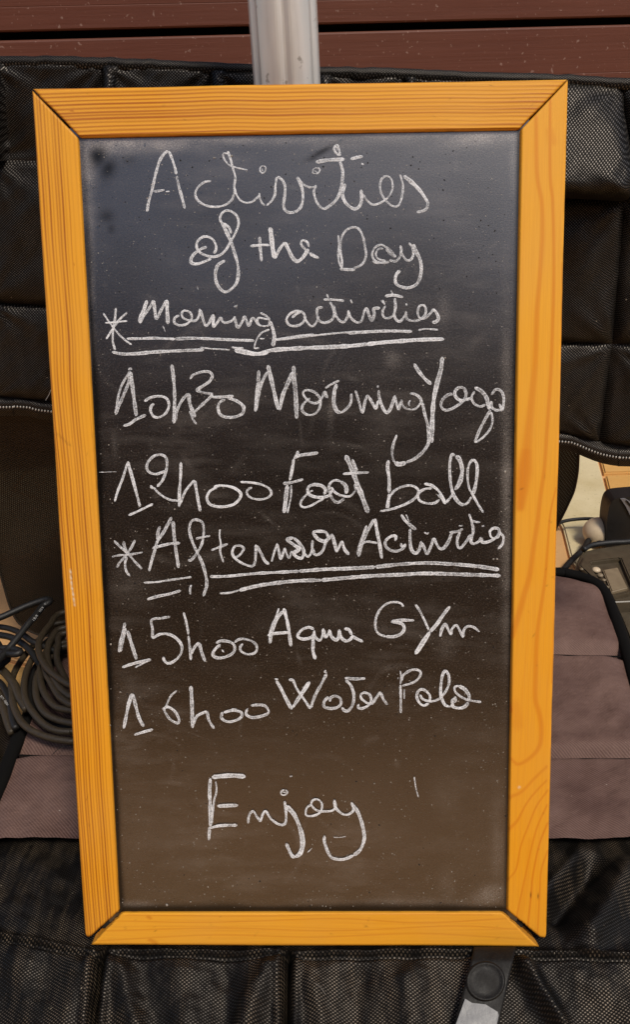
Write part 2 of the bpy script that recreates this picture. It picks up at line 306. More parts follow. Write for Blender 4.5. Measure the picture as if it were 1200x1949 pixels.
# each chalk word: (words, crop origin x, y, crop scale, [ (width px, points) ... ]) traced on the slate
WORDS = [
("Activities", 260, 270, 4.0, [
 (6, "80,535 95,450 120,360 145,250 175,150 205,100 240,68"), (3, "178,120 165,175 160,210"),
 (6, "245,70 270,130 290,190 303,250"), (6, "305,262 325,350 350,440 368,512"), (6, "128,380 165,376 212,368"), (3,"222,380 252,380"),
 (5, "568,300 520,308 470,345 448,395 465,445 520,483 590,497 660,488 715,455 742,405 745,340 752,270 735,205 715,130 695,72"),
 (3.6, "700,95 668,88 660,110 675,145 705,178 750,195 800,207 845,217"),
 (4, "745,345 760,400 790,445 830,465 880,458 915,430 933,408"), (4.5, "935,392 940,430 955,465 978,487"),
 (5, "990,487 1030,450 1055,400 1058,340 1068,270"), (6, "1075,265 1115,300 1132,350 1128,420 1120,480 1132,520 1165,540 1220,530 1255,490 1268,430 1262,360 1235,290 1222,268"),
 (3, "968,182 945,195 942,225 960,240 982,222 982,195 968,185"), (2.5, "960,205 958,222 968,225"),
 (4.5, "1238,285 1270,325 1320,347 1355,343 1372,332"), (5, "1372,335 1352,375 1362,430 1385,480 1425,515"),
 (6, "1425,517 1470,490 1520,445 1548,390 1568,300 1570,220 1550,150"), (5, "1545,108 1520,85 1505,60 1515,35 1532,28 1540,50 1548,90 1548,110"),(2.5,"1525,70 1530,45 1520,50"),
 (8, "1365,158 1430,145 1500,138 1585,135"), (7, "1630,135 1680,120 1725,112"), (4, "1715,165 1728,178"),
 (3.2, "1362,200 1345,215 1345,240 1375,245 1395,225 1392,205 1362,200"), (3, "1355,222 1385,240"),
 (7, "1590,320 1570,400 1590,460 1630,498 1665,512 1700,490 1715,440 1712,365"),
 (4.5, "1730,402 1755,445 1800,480 1860,465 1910,430 1940,390 1952,340 1940,285 1905,262 1868,285 1855,340 1868,400 1900,450 1950,490 1990,490 2010,460 2025,400 2030,330 2008,250"),
 (8, "2035,262 2075,290 2125,335 2170,385 2200,430 2220,465"), (6, "2222,455 2215,500 2190,525 2160,533 2135,535"),
]),
("of", 340, 390, 4.2857, [
 (6.5, "232,345 185,360 130,400 103,440 108,475 150,483 210,465 268,438"),
 (5.5, "290,400 308,350 285,290 240,262 190,268 150,310 155,365 200,405 280,425 340,410 385,370 420,310 460,240 490,160 480,100 440,60 390,48 355,70 338,110 350,150"),
 (8, "350,140 375,190 405,250 425,300"), (6, "365,150 410,185 430,235"),
 (7, "430,300 450,370 475,450 488,530 480,620 445,675 385,712 335,680 305,620 302,550 325,490 380,455"),
]),
("the", 340, 390, 4.2857, [
 (6.5, "662,262 665,340 672,400 678,462"), (6, "585,338 640,332 700,328 742,330"), (10, "748,185 758,260 768,350 785,440"),
 (6.5, "790,440 820,370 870,305"), (7.5, "868,305 900,370 930,430 970,462 1020,425 1060,360"), (5, "1065,345 1050,305 1015,290 1000,315 1020,350 1070,395"), (7, "1070,395 1100,415 1145,435"),
]),
("Day", 590, 400, 4.2857, [
 (4, "232,205 238,280 232,360 240,430 258,470"), (5, "262,470 262,400 248,310 262,220 300,165 350,142 400,155 435,220 450,300 460,360 445,420 410,455 350,480"), (7, "245,480 300,485 370,488"),(4,"240,330 262,400 266,460"),
 (5, "705,385 660,330 620,300 575,285 530,310 510,360 525,405 580,430 650,425"), (4,"600,315 560,320 540,360 560,400 620,415"), (6,"625,310 650,350 700,385"),(4,"510,415 545,435 600,428"),
 (5, "650,410 700,418 735,385 748,330 742,290"), (5.5, "740,290 750,350 785,405 820,408 845,370 840,310 810,268"),
 (7, "845,280 875,350 905,420 910,500 890,580 850,620 790,635 730,620 700,590 705,530 738,492"),
]),
("* Morning", 190, 550, 3.4286, [
 (5, "105,125 100,190 88,260 85,340 100,400"), (4.5, "22,158 60,215 110,280 160,330 208,365"), (5, "178,155 130,200 85,260 42,328"), (4, "35,222 100,218 180,210"),
 (8, "308,75 290,130 270,180 258,220"), (6, "350,75 320,130 285,180 262,225"), (6.5, "352,75 358,130 370,195 400,140 435,75"), (8, "438,72 440,140 445,230"),
 (5, "520,172 490,190 488,220 520,238 570,228 600,190 590,155 555,142 535,160 545,190 590,208 630,205 650,165 652,130"),
 (6, "655,135 670,185 690,240 715,220 742,165"), (5.5, "745,170 742,245 770,215 790,190 810,220 860,210 885,180"), (6, "880,190 900,250 930,215 945,175"),
 (5.5, "948,175 960,215 975,240 1000,190 1040,240"), (4, "875,118 900,110"),
 (4.5, "1048,155 1090,180 1105,200 1040,190 1030,215 1050,240 1100,240 1110,205"), (7.5, "1110,210 1130,260 1140,320 1130,375"), (4, "1108,265 1060,285 1025,330 1010,385 1040,385"), (3, "1045,325 1075,325"),
]),
("activities", 520, 550, 3.4286, [
 (5.5, "125,190 150,165 180,150 150,145 110,165 88,200 105,235 150,243 190,225 210,190 195,155 165,145"), (5, "200,180 225,220 255,245 285,215 300,180"),
 (5.5, "325,120 290,130 288,170 300,205 335,222 380,205 400,165 385,110 370,85"), (5, "330,70 380,70 465,78"), (3.5, "350,35 362,60"),
 (5.5, "395,110 410,170 435,208 465,215 490,175 492,140"), (5, "490,140 510,190 550,220 580,205 595,150 612,120"), (7, "612,122 625,165 645,205 662,165 658,130 700,125"), (3.5,"505,70 518,95"),
 (5.5, "735,110 715,150 725,185 760,190 790,165 800,110 795,60"), (3.5,"770,10 785,40"), (6.5, "732,48 790,42 850,55"), (3.5,"715,70 730,100 705,75"),
 (5.5, "790,150 800,195 830,212 865,170 868,145"), (4,"868,95 875,110"), (5, "868,150 880,200 940,208 985,180 1000,140 985,108 955,115 945,160 965,195 1000,185 1040,145 1045,128"), (7, "1045,130 1070,160 1080,195 1060,218 1040,215"),
]),
("underline of Morning activities", 190, 550, 3.4286, [
 (6, "175,325 260,325 350,322 430,325 490,328"), (6.5, "490,328 600,322 700,325 800,330 920,335 1010,338"), (4, "1140,330 1180,325 1300,305 1400,298"),
 (5, "1150,335 1280,318 1540,290 1640,283"), (7, "1620,288 1800,278 1900,275 2040,278"), (4, "2080,270 2130,262 2210,268"),
 (7, "80,412 150,425 250,422 360,412 500,405 680,398"), (3.5, "655,382 720,390 850,398"), (4, "860,382 940,388"), (10, "880,400 960,415 1020,425 1100,415"),
 (9, "1050,422 1130,400 1300,388 1500,380 1640,372 1750,360"), (9, "1740,362 1850,350 1980,340 2100,332 2250,328"),
]),
("10h30", 200, 680, 4.2857, [
 (7, "85,470 115,390 160,290 195,190 200,110"), (5, "80,460 95,400 110,310 140,220 195,130"), (4,"190,105 205,90 218,105"), (8, "208,120 225,250 255,480"), (5,"222,150 210,200"),
 (6.5, "150,560 200,545 250,510 335,470"), (6, "322,360 370,330 440,318 500,335 522,390 500,450 450,488 400,485 372,440 378,400 400,380"),
 (7.5, "545,60 560,180 568,320 565,440 562,540"), (6, "575,520 590,430 630,350 680,295"), (8, "685,295 690,370 715,440 735,490"), (4,"690,440 720,510 748,548"),
 (6, "695,180 720,145 790,120 850,120 875,150 855,195 800,235 752,268 800,290 870,300 850,335 790,390 735,445"),
 (6, "870,325 940,325 1050,318"), (6.5, "1000,330 1080,360 1130,405 1125,455 1070,485 990,490 940,465 922,410 940,365 980,345"),(3,"1110,385 1140,400 1140,430"),
]),
("Morning", 470, 680, 4.6154, [
 (7, "105,115 100,210 85,330 75,480"), (7, "75,475 95,380 120,250 180,130"), (9, "185,70 205,150 235,280 275,460"), (8, "290,465 315,340 360,230 405,130"), (9, "412,75 415,180 430,330 440,540"),
 (5.5, "555,360 500,410 485,460 520,500 580,505 630,465 650,390 630,340 580,300 520,290 495,310 510,350 560,395 620,400 665,350 680,300"), (7, "685,295 695,330 710,360"),
 (5.5, "690,275 740,240 815,205"), (8, "790,235 770,310 765,400 790,470 830,490"), (5.5, "830,490 880,450 915,400 920,320"),
 (5.5, "955,292 980,370 1015,485 1035,410 1060,330"), (6, "1060,330 1095,385 1135,448 1155,380"), (6.5, "1160,290 1165,350 1190,430 1225,485 1260,460 1290,380 1300,340"),
 (4, "1145,255 1160,260"), (6, "1300,335 1320,420 1335,455 1355,390"), (5,"1360,370 1370,420 1400,450 1460,460 1500,440 1530,400"), (4,"1440,380 1425,400 1430,430"),
 (6, "1433,318 1490,330 1530,370 1540,420"), (7, "1545,400 1560,480 1590,590 1600,680 1595,760 1550,830 1480,890 1400,925"), (9,"1400,925 1340,940 1300,925"), (5.5,"1300,925 1280,870 1285,780 1320,680"),
]),
("Yoga", 700, 670, 4.2857, [
 (8, "380,95 420,160 470,220 520,265"), (9.5, "612,40 600,140 565,270 540,400 530,550 525,740"),
 (6.5, "695,350 670,345 620,380 600,430 620,470 670,470 730,440 780,400 805,350 790,300 750,290 715,320 720,365 760,395 820,385 860,370"),
 (5, "875,320 850,370 870,420 920,445 965,430"), (8, "875,290 930,320 970,370 985,430 1000,470"), (7, "1005,475 960,550 910,650 875,740"), (5, "880,740 940,700 1000,630 1020,560 1012,490"),
 (6, "1010,350 1050,305 1090,320 1112,370 1108,440 1095,485"), (6, "1010,400 1015,450 1050,475 1100,470"), (6,"1075,425 1095,465"),
]),
("12h00", 200, 850, 3.5294, [
 (5.5, "65,370 85,300 120,210 150,110"), (6.5, "152,100 175,180 200,270 235,405"), (5, "158,462 230,430 322,385"),
 (6, "405,165 340,185 290,165 282,120 320,70 370,55 410,75 415,140 390,220 350,270"), (7,"305,260 320,285"), (5, "325,275 370,320 430,355 495,365"),
 (6.5, "510,105 508,200 500,300 498,405"), (5.5, "505,390 540,300 600,225"), (6.5, "602,228 615,300 640,435"),
 (6, "750,285 740,270 790,262 860,275 910,310 905,350 860,390 780,405 710,390 685,350 700,305 745,275"),
 (5, "910,238 980,242 1050,255 1100,280 1118,315 1090,345 1030,355 975,340 952,310 965,285 988,275"),
]),
("Foot", 520, 850, 5.4545, [
 (6, "262,45 245,90 215,130"), (7, "220,115 290,90 380,78 470,65"), (7, "215,130 200,230 175,350"), (9, "150,400 135,520 115,690"), (4,"190,400 185,520 150,690"),
 (6.5, "105,385 180,375 315,340"), (4.5, "415,455 370,480 310,540 285,600 320,630 390,615 470,570 530,540"), (7, "530,500 545,450 510,410 440,395 380,410 360,450 380,500 450,525 530,525 590,500 610,450"),
 (6, "740,540 690,575 640,570 600,510 580,450 590,390 640,350 700,360"), (8,"700,360 750,400 765,450 755,490"), (5,"600,420 650,480 720,510 800,515 860,455"), (5,"860,455 850,390"),
 (10, "755,90 790,170 840,290 880,400 930,530 990,690"), (6,"820,130 850,200 870,260"), (6, "725,285 850,275 995,268"),
]),
("ball", 720, 850, 5.4545, [
 (8, "108,140 100,220 115,330 115,480"), (5.5, "105,640 115,540 170,460 260,415 340,405 400,430 420,470 390,530 320,580 230,620 120,655 20,672"), (5,"115,490 100,580 85,640"),
 (5.5, "560,435 490,440 430,475 415,520 440,565 510,590 590,585 640,550"), (7, "480,385 560,405 630,460 670,530 700,598"), (4,"620,500 660,540"),
 (5, "700,585 740,545 790,470"), (9, "800,450 850,370 875,250 850,140 810,95"), (7, "800,90 765,90 745,200 755,380 790,510 850,590 900,605"), (5,"900,605 940,575 970,520"),
 (7, "985,500 1010,420 1030,280 1025,180 990,130"), (5.5, "985,130 945,190 930,290 945,420 985,500 1040,600 1095,685"),
]),
("* Af", 200, 970, 5.0, [
 (5.5, "85,295 140,350 210,410 280,490 352,565"), (6, "175,300 185,350 210,410"), (5.5, "285,290 250,360 205,430 150,490 112,550"), (4.5, "65,450 130,435 250,425 360,405"), (6, "205,450 190,520 205,590 235,630"),
 (6.5, "420,585 440,500 475,380 500,300 560,210 635,70"), (6, "525,160 505,210 500,290"), (7, "648,110 655,220 670,350 700,555"), (6.5, "450,370 530,345 620,325 715,318"),
 (5.5, "790,478 820,480 870,420 920,330 940,220 930,130 880,98 830,105 805,160 810,240 850,350 890,430"), (6.5,"890,430 930,520 960,630 968,720 935,825"), (4, "822,715 808,760 815,808"),
]),
("ternoon", 400, 970, 4.1379, [
 (4.5, "78,155 75,210 85,270 80,330 105,415"), (5.5, "10,320 60,300 140,270"), (5.5, "185,385 230,360 265,310 240,285 195,290 175,340 200,385 260,425 330,445 355,410 360,340 362,275"),
 (6.5, "365,280 400,340 430,400 465,430"), (4.5,"485,410 505,340 530,265"), (5.5, "530,270 545,340 560,385 590,300"), (5,"590,300 605,350 625,380 645,325"),
 (8, "650,345 700,310 650,270 610,235 660,220"), (6.5, "660,222 705,265 740,330 725,380 690,375 650,345"), (5, "735,330 770,370 800,330 808,240"), (6, "808,300 825,350 860,350 895,310 915,240"),
 (8, "820,190 850,230 900,250 935,230"), (6.5, "935,230 915,180 860,170 815,180 840,230"), (6, "930,240 965,190"), (7, "965,195 980,260 1000,335"), (5,"1000,335 1040,245"), (7, "1042,245 1060,310 1095,355"),
]),
("Activities", 670, 960, 3.871, [
 (6.5, "50,385 75,290 120,190 165,110"), (5, "42,370 60,290 110,155"), (7.5, "172,105 185,190 205,290 222,400"), (5, "65,300 110,275 190,285"),
 (6, "320,270 325,235 290,235 250,270 255,315 310,345 370,330 400,290"), (5.5, "400,300 370,310 365,285"), (7,"365,75 395,120 440,160 475,185"), (6.5, "430,180 430,260 440,330 470,360 500,330 515,270"),
 (3,"400,75 425,130"), (6, "515,280 535,320 555,365 580,320 605,245"), (6.5, "608,245 625,290 650,325 680,320 715,270 740,200"), (3.5, "535,205 555,218 568,205"),
 (5, "720,205 780,200 820,180"), (6, "800,200 780,250 780,300 800,322 840,280 880,220"), (6, "865,70 885,130 895,200 880,270 900,290 940,270 950,240"), (5,"885,120 920,130 948,130"), (3.5,"790,158 818,158"),(3.5,"960,160 978,158"),
 (6, "960,245 965,280 1020,270 1080,230 1085,185 1045,175 1018,205 1035,245 1080,240 1090,200"), (6, "1090,205 1118,240 1112,290 1080,328"),
]),
("underline of Afternoon Activities", 400, 970, 4.1379, [
 (4.5, "-112,228 -60,218 -20,210 0,205"),
 (6.5, "0,527 120,525 260,512 400,500 560,492 700,485"), (8, "700,485 900,470 1120,462 1300,452"), (8, "1300,452 1500,430 1700,420 1900,428 2100,445 2280,472"),
 (4.5, "75,658 150,655 230,635"), (8, "230,635 350,605 500,580 700,560 880,555"), (8, "880,555 1100,535 1300,520 1500,512 1700,502 2000,510 2290,520"),
]),
("double dash under the A", 200, 970, 5.0, [
 (4.5, "368,695 500,688 600,672 825,640"), (6, "400,855 500,825 600,805 722,770"),
]),
("15h00", 210, 1140, 4.0, [
 (6, "112,180 95,260 72,350 68,405"), (5,"80,400 100,300 118,220"), (7.5, "130,240 155,320 200,460"), (6.5, "90,520 180,490 310,460"), (3.5,"190,520 290,470"),
 (5.5, "455,135 390,145 315,160 322,230 320,300"), (6, "322,300 380,268 450,270 510,305 545,360 535,420 490,470 440,490 410,465 405,440"),
 (5.5, "558,102 580,180 595,270"), (6, "595,280 605,360 615,465"), (5.5, "618,420 640,370 675,330"), (7, "678,335 695,400 722,475"),
 (6, "840,345 800,380 780,425 820,448 880,440 935,410 948,365 920,330 850,318 805,335"), (4,"850,385 865,405"), (5.5, "945,330 990,305 1050,310 1100,335 1118,375 1100,410 1050,420 1000,400 990,365 1010,340"),
]),
("Aqua", 490, 1130, 5.4545, [
 (6.5, "130,515 150,410 200,270 265,180"), (4.5, "225,150 190,250 140,360 125,480"), (7.5, "275,150 300,240 325,360 350,545"), (6, "105,432 200,410 345,400"),
 (6.5, "590,370 540,348 470,370 425,420 430,455 490,470 560,450 600,400"), (6, "590,380 600,440 650,485 680,420 685,360"), (7,"580,440 580,520 580,600 605,680"),
 (7, "685,365 695,420 715,460"), (5,"715,460 740,410 750,370"), (7, "752,375 770,440 820,480 850,440 852,370"), (6.5, "855,380 870,450 920,490 970,470 995,430"), (6.5,"905,365 950,370 985,430"), (7,"985,440 1040,470 1100,498"),
]),
("Gym", 700, 1130, 5.2174, [
 (5, "358,128 330,95 270,82 200,95 130,150 85,240 80,340 110,395 180,425"), (6.5, "180,425 260,425 330,400 365,350 350,305 300,285 235,280"), (6.5, "240,275 340,262 465,265"),
 (5.5, "475,105 520,170 570,270 610,360"), (8, "820,125 760,200 690,300 620,380"), (9, "620,380 560,470 475,600"),
 (7, "722,425 740,350 775,290"), (6, "778,292 800,350 830,410"), (5.5, "830,410 840,350 880,312 910,350 950,435"), (5.5,"950,435 955,370 990,325 1050,330 1115,378"),
]),
("16h00", 210, 1280, 3.75, [
 (7.5, "95,400 110,330 130,230 155,150"), (7, "160,150 180,230 205,320 238,385"), (6.5, "172,445 230,425 305,405"),
 (4.5, "475,128 430,170 395,250"), (5.5, "372,262 410,245 460,275 490,330 480,360 430,335 395,290 385,255"),
 (8, "575,95 582,200 588,395"), (6, "595,370 620,310 690,275"), (6, "692,275 705,340 742,400"),
 (6, "810,285 870,270 930,280 940,310 900,340 840,350 795,325 800,280"), (5, "860,262 905,262"), (6, "980,262 970,295 1010,320 1080,310 1130,285 1110,240 1060,230 1005,235"), (3,"965,270 985,255"),
]),
("Water", 510, 1260, 5.0, [
 (7.5, "80,175 130,260 180,360 230,450"), (7.5, "235,435 290,350 350,260 400,185"), (4.5,"65,160 100,165"), (5.5, "200,170 240,175 280,260 350,360 405,445"), (6.5, "410,435 450,320 510,210 560,110"), (3.5,"555,75 540,95 565,100"),
 (6, "590,375 600,340 640,322 690,345 695,400 650,435 580,440 535,420 540,370 580,330"), (6, "735,150 830,160 930,155"), (6.5, "740,170 790,220 820,310 810,400 770,460 730,460 705,430"),
 (5.5, "870,400 860,430 900,440 960,410 985,360 970,310 920,290 885,315 900,355 960,395 1010,390"), (5.5, "1000,390 1040,330 1075,280"), (6.5, "1078,290 1100,350 1140,405"),
]),
("Polo", 730, 1250, 6.0, [
 (4, "195,160 205,230 198,310"), (6, "195,320 200,450 200,640"), (5.5, "215,270 230,210 300,160 370,145 420,165 425,210 380,270 310,305 215,330"), (3, "240,370 240,480"), (3,"168,235 168,255"),
 (6, "520,530 460,555 410,520 385,460 395,400 440,370 500,400 535,450 530,510"), (5.5, "420,430 450,480 520,505 590,500 650,470 710,400 750,310 750,220 718,150"), (6.5, "718,150 680,200 660,320 660,440 700,540 750,570"), (4,"750,570 775,560"),
 (6, "820,450 825,500 790,520"), (6.5, "790,520 800,570 870,585 930,570 975,520"), (5.5,"780,530 790,490 820,470"), (8, "975,500 980,440 930,370 860,330"), (5, "860,330 815,345 825,400 880,450 960,490 1040,505 1120,515"),
]),
("Enjoy", 370, 1450, 3.4286, [
 (7.5, "105,105 100,200 105,300 105,420"), (6.5, "100,420 95,510"), (4, "140,125 145,190 128,260 115,400"), (10, "115,100 180,92 250,88 335,95"), (7.5, "150,288 210,285 285,282"), (6.5, "105,430 170,415 280,412"),
 (5.5, "352,400 358,350 382,320 405,350 432,390"), (5.5, "432,390 448,340 468,322 500,370 550,405 590,405 600,350 590,255"), (9.5, "598,285 650,340 690,430 708,520 695,590 660,620"), (8, "660,622 635,605 600,530"), (3.5,"590,180 568,192 570,212 592,215 608,198 595,182"), (3,"578,195 598,200"),
 (4.8, "770,275 735,300 730,345 770,352 820,330 835,280 810,245 775,250 765,280 800,315 850,322 905,315 925,280 912,245"), (5.5, "912,250 925,300 970,340 1010,340 1040,310 1025,262"),
 (7.5, "1030,270 1070,330 1100,420 1110,500 1085,570 1040,610"), (6.5, "1040,610 970,635 900,625 870,580 850,520 850,480"), (2.5,"625,95 640,92"), (2,"910,490 950,492 990,485"), (2,"740,590 770,560"),
]),
("stray chalk tick", 0, 0, 1.0, [(2.8, "789,1478 792,1498 797,1517")]),
("stray chalk tick", 0, 0, 1.0, [(1.5, "189,899 222,898")]),
("stray chalk tick", 0, 0, 1.0, [(2, "310,620 315,632")]),
("stray chalk tick", 0, 0, 1.0, [(2, "376,545 377,552")]),
]

# ================================================================== SETTING
M_CREAM = mat_stone('cream paving stone', (.52, .42, .22), (.68, .58, .36))
M_TAN = mat_stone('ochre paving stone', (.56, .29, .070), (.68, .40, .13))
M_ORANGE = mat_stone('tan paving stone', (.50, .27, .10), (.62, .36, .15))
M_MORTAR = mat_stone('brown mortar', (.20, .13, .07), (.30, .20, .12))
FZ = -0.06
g = mesh_obj('ground', [(-14, -14, FZ - .012), (14, -14, FZ - .012), (14, 14, FZ - .012), (-14, 14, FZ - .012)], [(0, 1, 2, 3)], mat_stone('terracotta ground', (.58, .28, .10), (.72, .40, .17)))
g['kind'] = 'structure'
paving = bpy.data.objects.new('paving', None); COL.objects.link(paving); paving['kind'] = 'structure'
def stone(poly, z, mat):
    bm = bmesh.new(); vs = [bm.verts.new((p[0], p[1], z)) for p in poly]
    f = bm.faces.new(vs)
    if f.normal.z < 0: f.normal_flip()
    bm.normal_update()
    r = bmesh.ops.extrude_face_region(bm, geom=[f]); 
    for v in [e for e in r['geom'] if isinstance(e, bmesh.types.BMVert)]: v.co.z -= .02
    bmesh.ops.recalc_face_normals(bm, faces=bm.faces[:])
    te = [e for e in bm.edges if all(v.co.z > z - .005 for v in e.verts)]
    bmesh.ops.bevel(bm, geom=te, offset=.004, segments=2, affect='EDGES')
    return bm_obj('paving_stone', bm, mat, paving)
EXPL = [(M_CREAM, [(1040, 855), (1134, 860), (1147, 905), (1161, 958), (1168, 1000), (1112, 1095), (1088, 1062), (1073, 1003), (1050, 960), (1030, 900)]),
        (M_TAN, [(1139, 855), (1260, 855), (1260, 896), (1151, 899)]),
        (M_TAN, [(1153, 904), (1262, 901), (1262, 1010), (1174, 1010), (1166, 956)]),
        (M_ORANGE, [(1000, 985), (1068, 1003), (1083, 1064), (1108, 1104), (1000, 1120)]),
        (M_ORANGE, [(-110, 1075), (60, 1060), (230, 1075), (230, 1200), (120, 1275), (-110, 1222)]),
        (M_TAN, [(-110, 1230), (118, 1283), (190, 1340), (120, 1420), (-110, 1430)])]
cent = []
for mt, px in EXPL:
    P = [at_z(x, y, FZ) for x, y in px]; stone(P, FZ, mt); cent.append(np.mean(P, 0)[:2])
seeds = [c for c in cent]
for j in range(7):
    for i in range(12):
        s = np.array([-1.7 + i * .31 + random.uniform(-.1, .1) + (j % 2) * .15, .15 + j * .27 + random.uniform(-.09, .09)])
        if min(np.linalg.norm(s - c) for c in cent) > .2: seeds.append(s)
seeds = np.array(seeds)
for k in range(len(cent), len(seeds)):
    c = seeds[k]; poly = [c + np.array(d) * .45 for d in ((-1, -1), (1, -1), (1, 1), (-1, 1))]
    for q, o2 in enumerate(seeds):
        if q == k or np.linalg.norm(o2 - c) > .9: continue
        nrm = (o2 - c) / np.linalg.norm(o2 - c); dd = np.linalg.norm(o2 - c) / 2 - .005
        out = []
        for a in range(len(poly)):
            p, p2 = poly[a], poly[(a + 1) % len(poly)]; da, db = (p - c) @ nrm - dd, (p2 - c) @ nrm - dd
            if da <= 0: out.append(p)
            if da * db < 0: out.append(p + (p2 - p) * da / (da - db))
        poly = out
        if len(poly) < 3: break
    if len(poly) >= 3: stone(poly, FZ - .003, random.choice([M_CREAM, M_ORANGE, M_TAN, M_ORANGE]))

M_ADDED_HEDGE = mat_stone('added dark leaves', (.018, .022, .010), (.035, .035, .018))  # unseen screen of leaves added to darken the chalkboard reflection
bm = bmesh.new(); bmesh.ops.create_grid(bm, x_segments=90, y_segments=24, size=1.0)
for v in bm.verts:
    x, u = v.co.x * 9, (v.co.y + 1) / 2; hh = 2.5 + .35 * mnoise.noise(Vector((x * .7, 0, 0))); an = u * math.pi
    v.co = Vector((x, -5.6 + .6 * math.cos(an), FZ + 1.32 * hh * min(1, 1.6 * math.sin(an)))) + Vector((0, .25, .25)) * mnoise.noise(Vector((x * 2.2, u * 7, 1)))
added_hedge = bm_obj('added_hedge', bm, M_ADDED_HEDGE); added_hedge['label'] = 'dark leafy screen added unseen behind the viewer to darken the chalkboard reflection'; added_hedge['category'] = 'added_hedge'

# plank wall behind
WY = 1.611
def wy(x): return WY + .154 * x
wall = thing('plank_wall', 'wall of reddish brown horizontal planks with dark gaps across the top of the photo', 'wall', (0, WY, FZ))
za = at_y(600, 46, WY)[2]; zb = at_y(600, 62, WY)[2]; gap = za - zb; PH = .150
def plank(z0):
    bm = bmesh.new(); prof = [(.02, z0), (.002, z0), (0, z0 + .003), (0, z0 + .045), (.0006, z0 + .0463), (0, z0 + .0476), (0, z0 + PH - .005), (.0015, z0 + PH - .0018), (.005, z0 + PH), (.02, z0 + PH)]
    vs = [[bm.verts.new((x, wy(x) + p[0], p[1])) for p in prof] for x in (-2.0, 2.2)]
    n = len(prof)
    for i in range(n): bm.faces.new((vs[0][i], vs[0][(i + 1) % n], vs[1][(i + 1) % n], vs[1][i]))
    bm.faces.new(vs[0]); bm.faces.new(vs[1][::-1]); bmesh.ops.recalc_face_normals(bm, faces=bm.faces[:])
    return adopt(wall, bm_obj('plank', bm, M_PLANK))
z = za
while z < za + 1.0: plank(z); z += PH + gap
z = zb - PH
while z > FZ - .02: plank(z); z -= PH + gap
M_DARK = mat_simple('black backing', (.006, .005, .004), .9)
adopt(wall, mesh_obj('gap_shade_board', [(-2, wy(-2) + .06, FZ), (2.2, wy(2.2) + .06, FZ), (2.2, wy(2.2) + .06, za + 1.1), (-2, wy(-2) + .06, za + 1.1)], [(0, 1, 2, 3)], M_DARK))  # black sheet that stands in for the shade in the plank gaps

# ================================================================== CHALKBOARD
board = thing('chalkboard', 'chalkboard in an orange pine frame with handwritten activities of the day, leaning on the pole', 'chalkboard', (0, 0, 0))
# ---- frame rails: quads outerA, outerB, innerB, innerA (photo pixels on the board plane)
def smooth1(n, step, seed):
    r = np.random.default_rng(seed); k = int(n / step) + 4; y = r.normal(size=k); x = np.arange(k) * step
    c = catmull(np.stack([x, y], 1), step / 12.0); return lambda q: np.interp(q, c[:, 0], c[:, 1])
def dense_grain(S, D, seed, lines, drift=0., amp=4.):
    w1, w2 = smooth1(2300, 330, seed), smooth1(2300, 90, seed + 1); g = D + amp * w1(S) + .9 * w2(S) + drift * S
    r = np.random.default_rng(seed + 5); out = np.zeros_like(S); w3 = smooth1(2300, 160, seed + 9)
    for (c, wd, st) in lines: out = np.maximum(out, st * (1.15 + .35 * w3(S + c * 37 % 500)).clip(.5, 1.6) * np.exp(-((g - c) / wd) ** 2))
    return out.clip(0, 1)
def mk_lines(a, b, seed, lo=6, hi=10.5, st=(.45, 1.)):
    r = np.random.default_rng(seed); L = []; x = a
    while x < b: L.append((x, r.uniform(1.3, 2.3), r.uniform(*st))); x += r.uniform(lo, hi)
    return L
def polyline_grain(PX, PY, curves):
    out = np.zeros_like(PX)
    for wd, st, pts in curves:
        P = np.array([tuple(map(float, q.split(','))) for q in pts.split()]); C = catmull(P, 5)
        ws = np.interp(np.linspace(0, 1, len(C)), np.linspace(0, 1, len(wd)), wd)
        d = np.full(PX.shape, 1e9)
        for i in range(len(C) - 1):
            a, b = C[i], C[i + 1]; ab = b - a; L = ab @ ab + 1e-9
            lo, hi = min(a[1], b[1]) - 25, max(a[1], b[1]) + 25
            msk = (PY > lo) & (PY < hi)
            if not msk.any(): continue
            x, y = PX[msk], PY[msk]; tt = (((x - a[0]) * ab[0] + (y - a[1]) * ab[1]) / L).clip(0, 1)
            dist = np.hypot(x - a[0] - tt * ab[0], y - a[1] - tt * ab[1]) / ws[i]
            dm = d[msk]; d[msk] = np.minimum(dm, dist)
        # one side of a growth ring is sharp, the other fades
        out = np.maximum(out, st * (1 / (1 + np.exp((d - .5) * 9))))
    return out
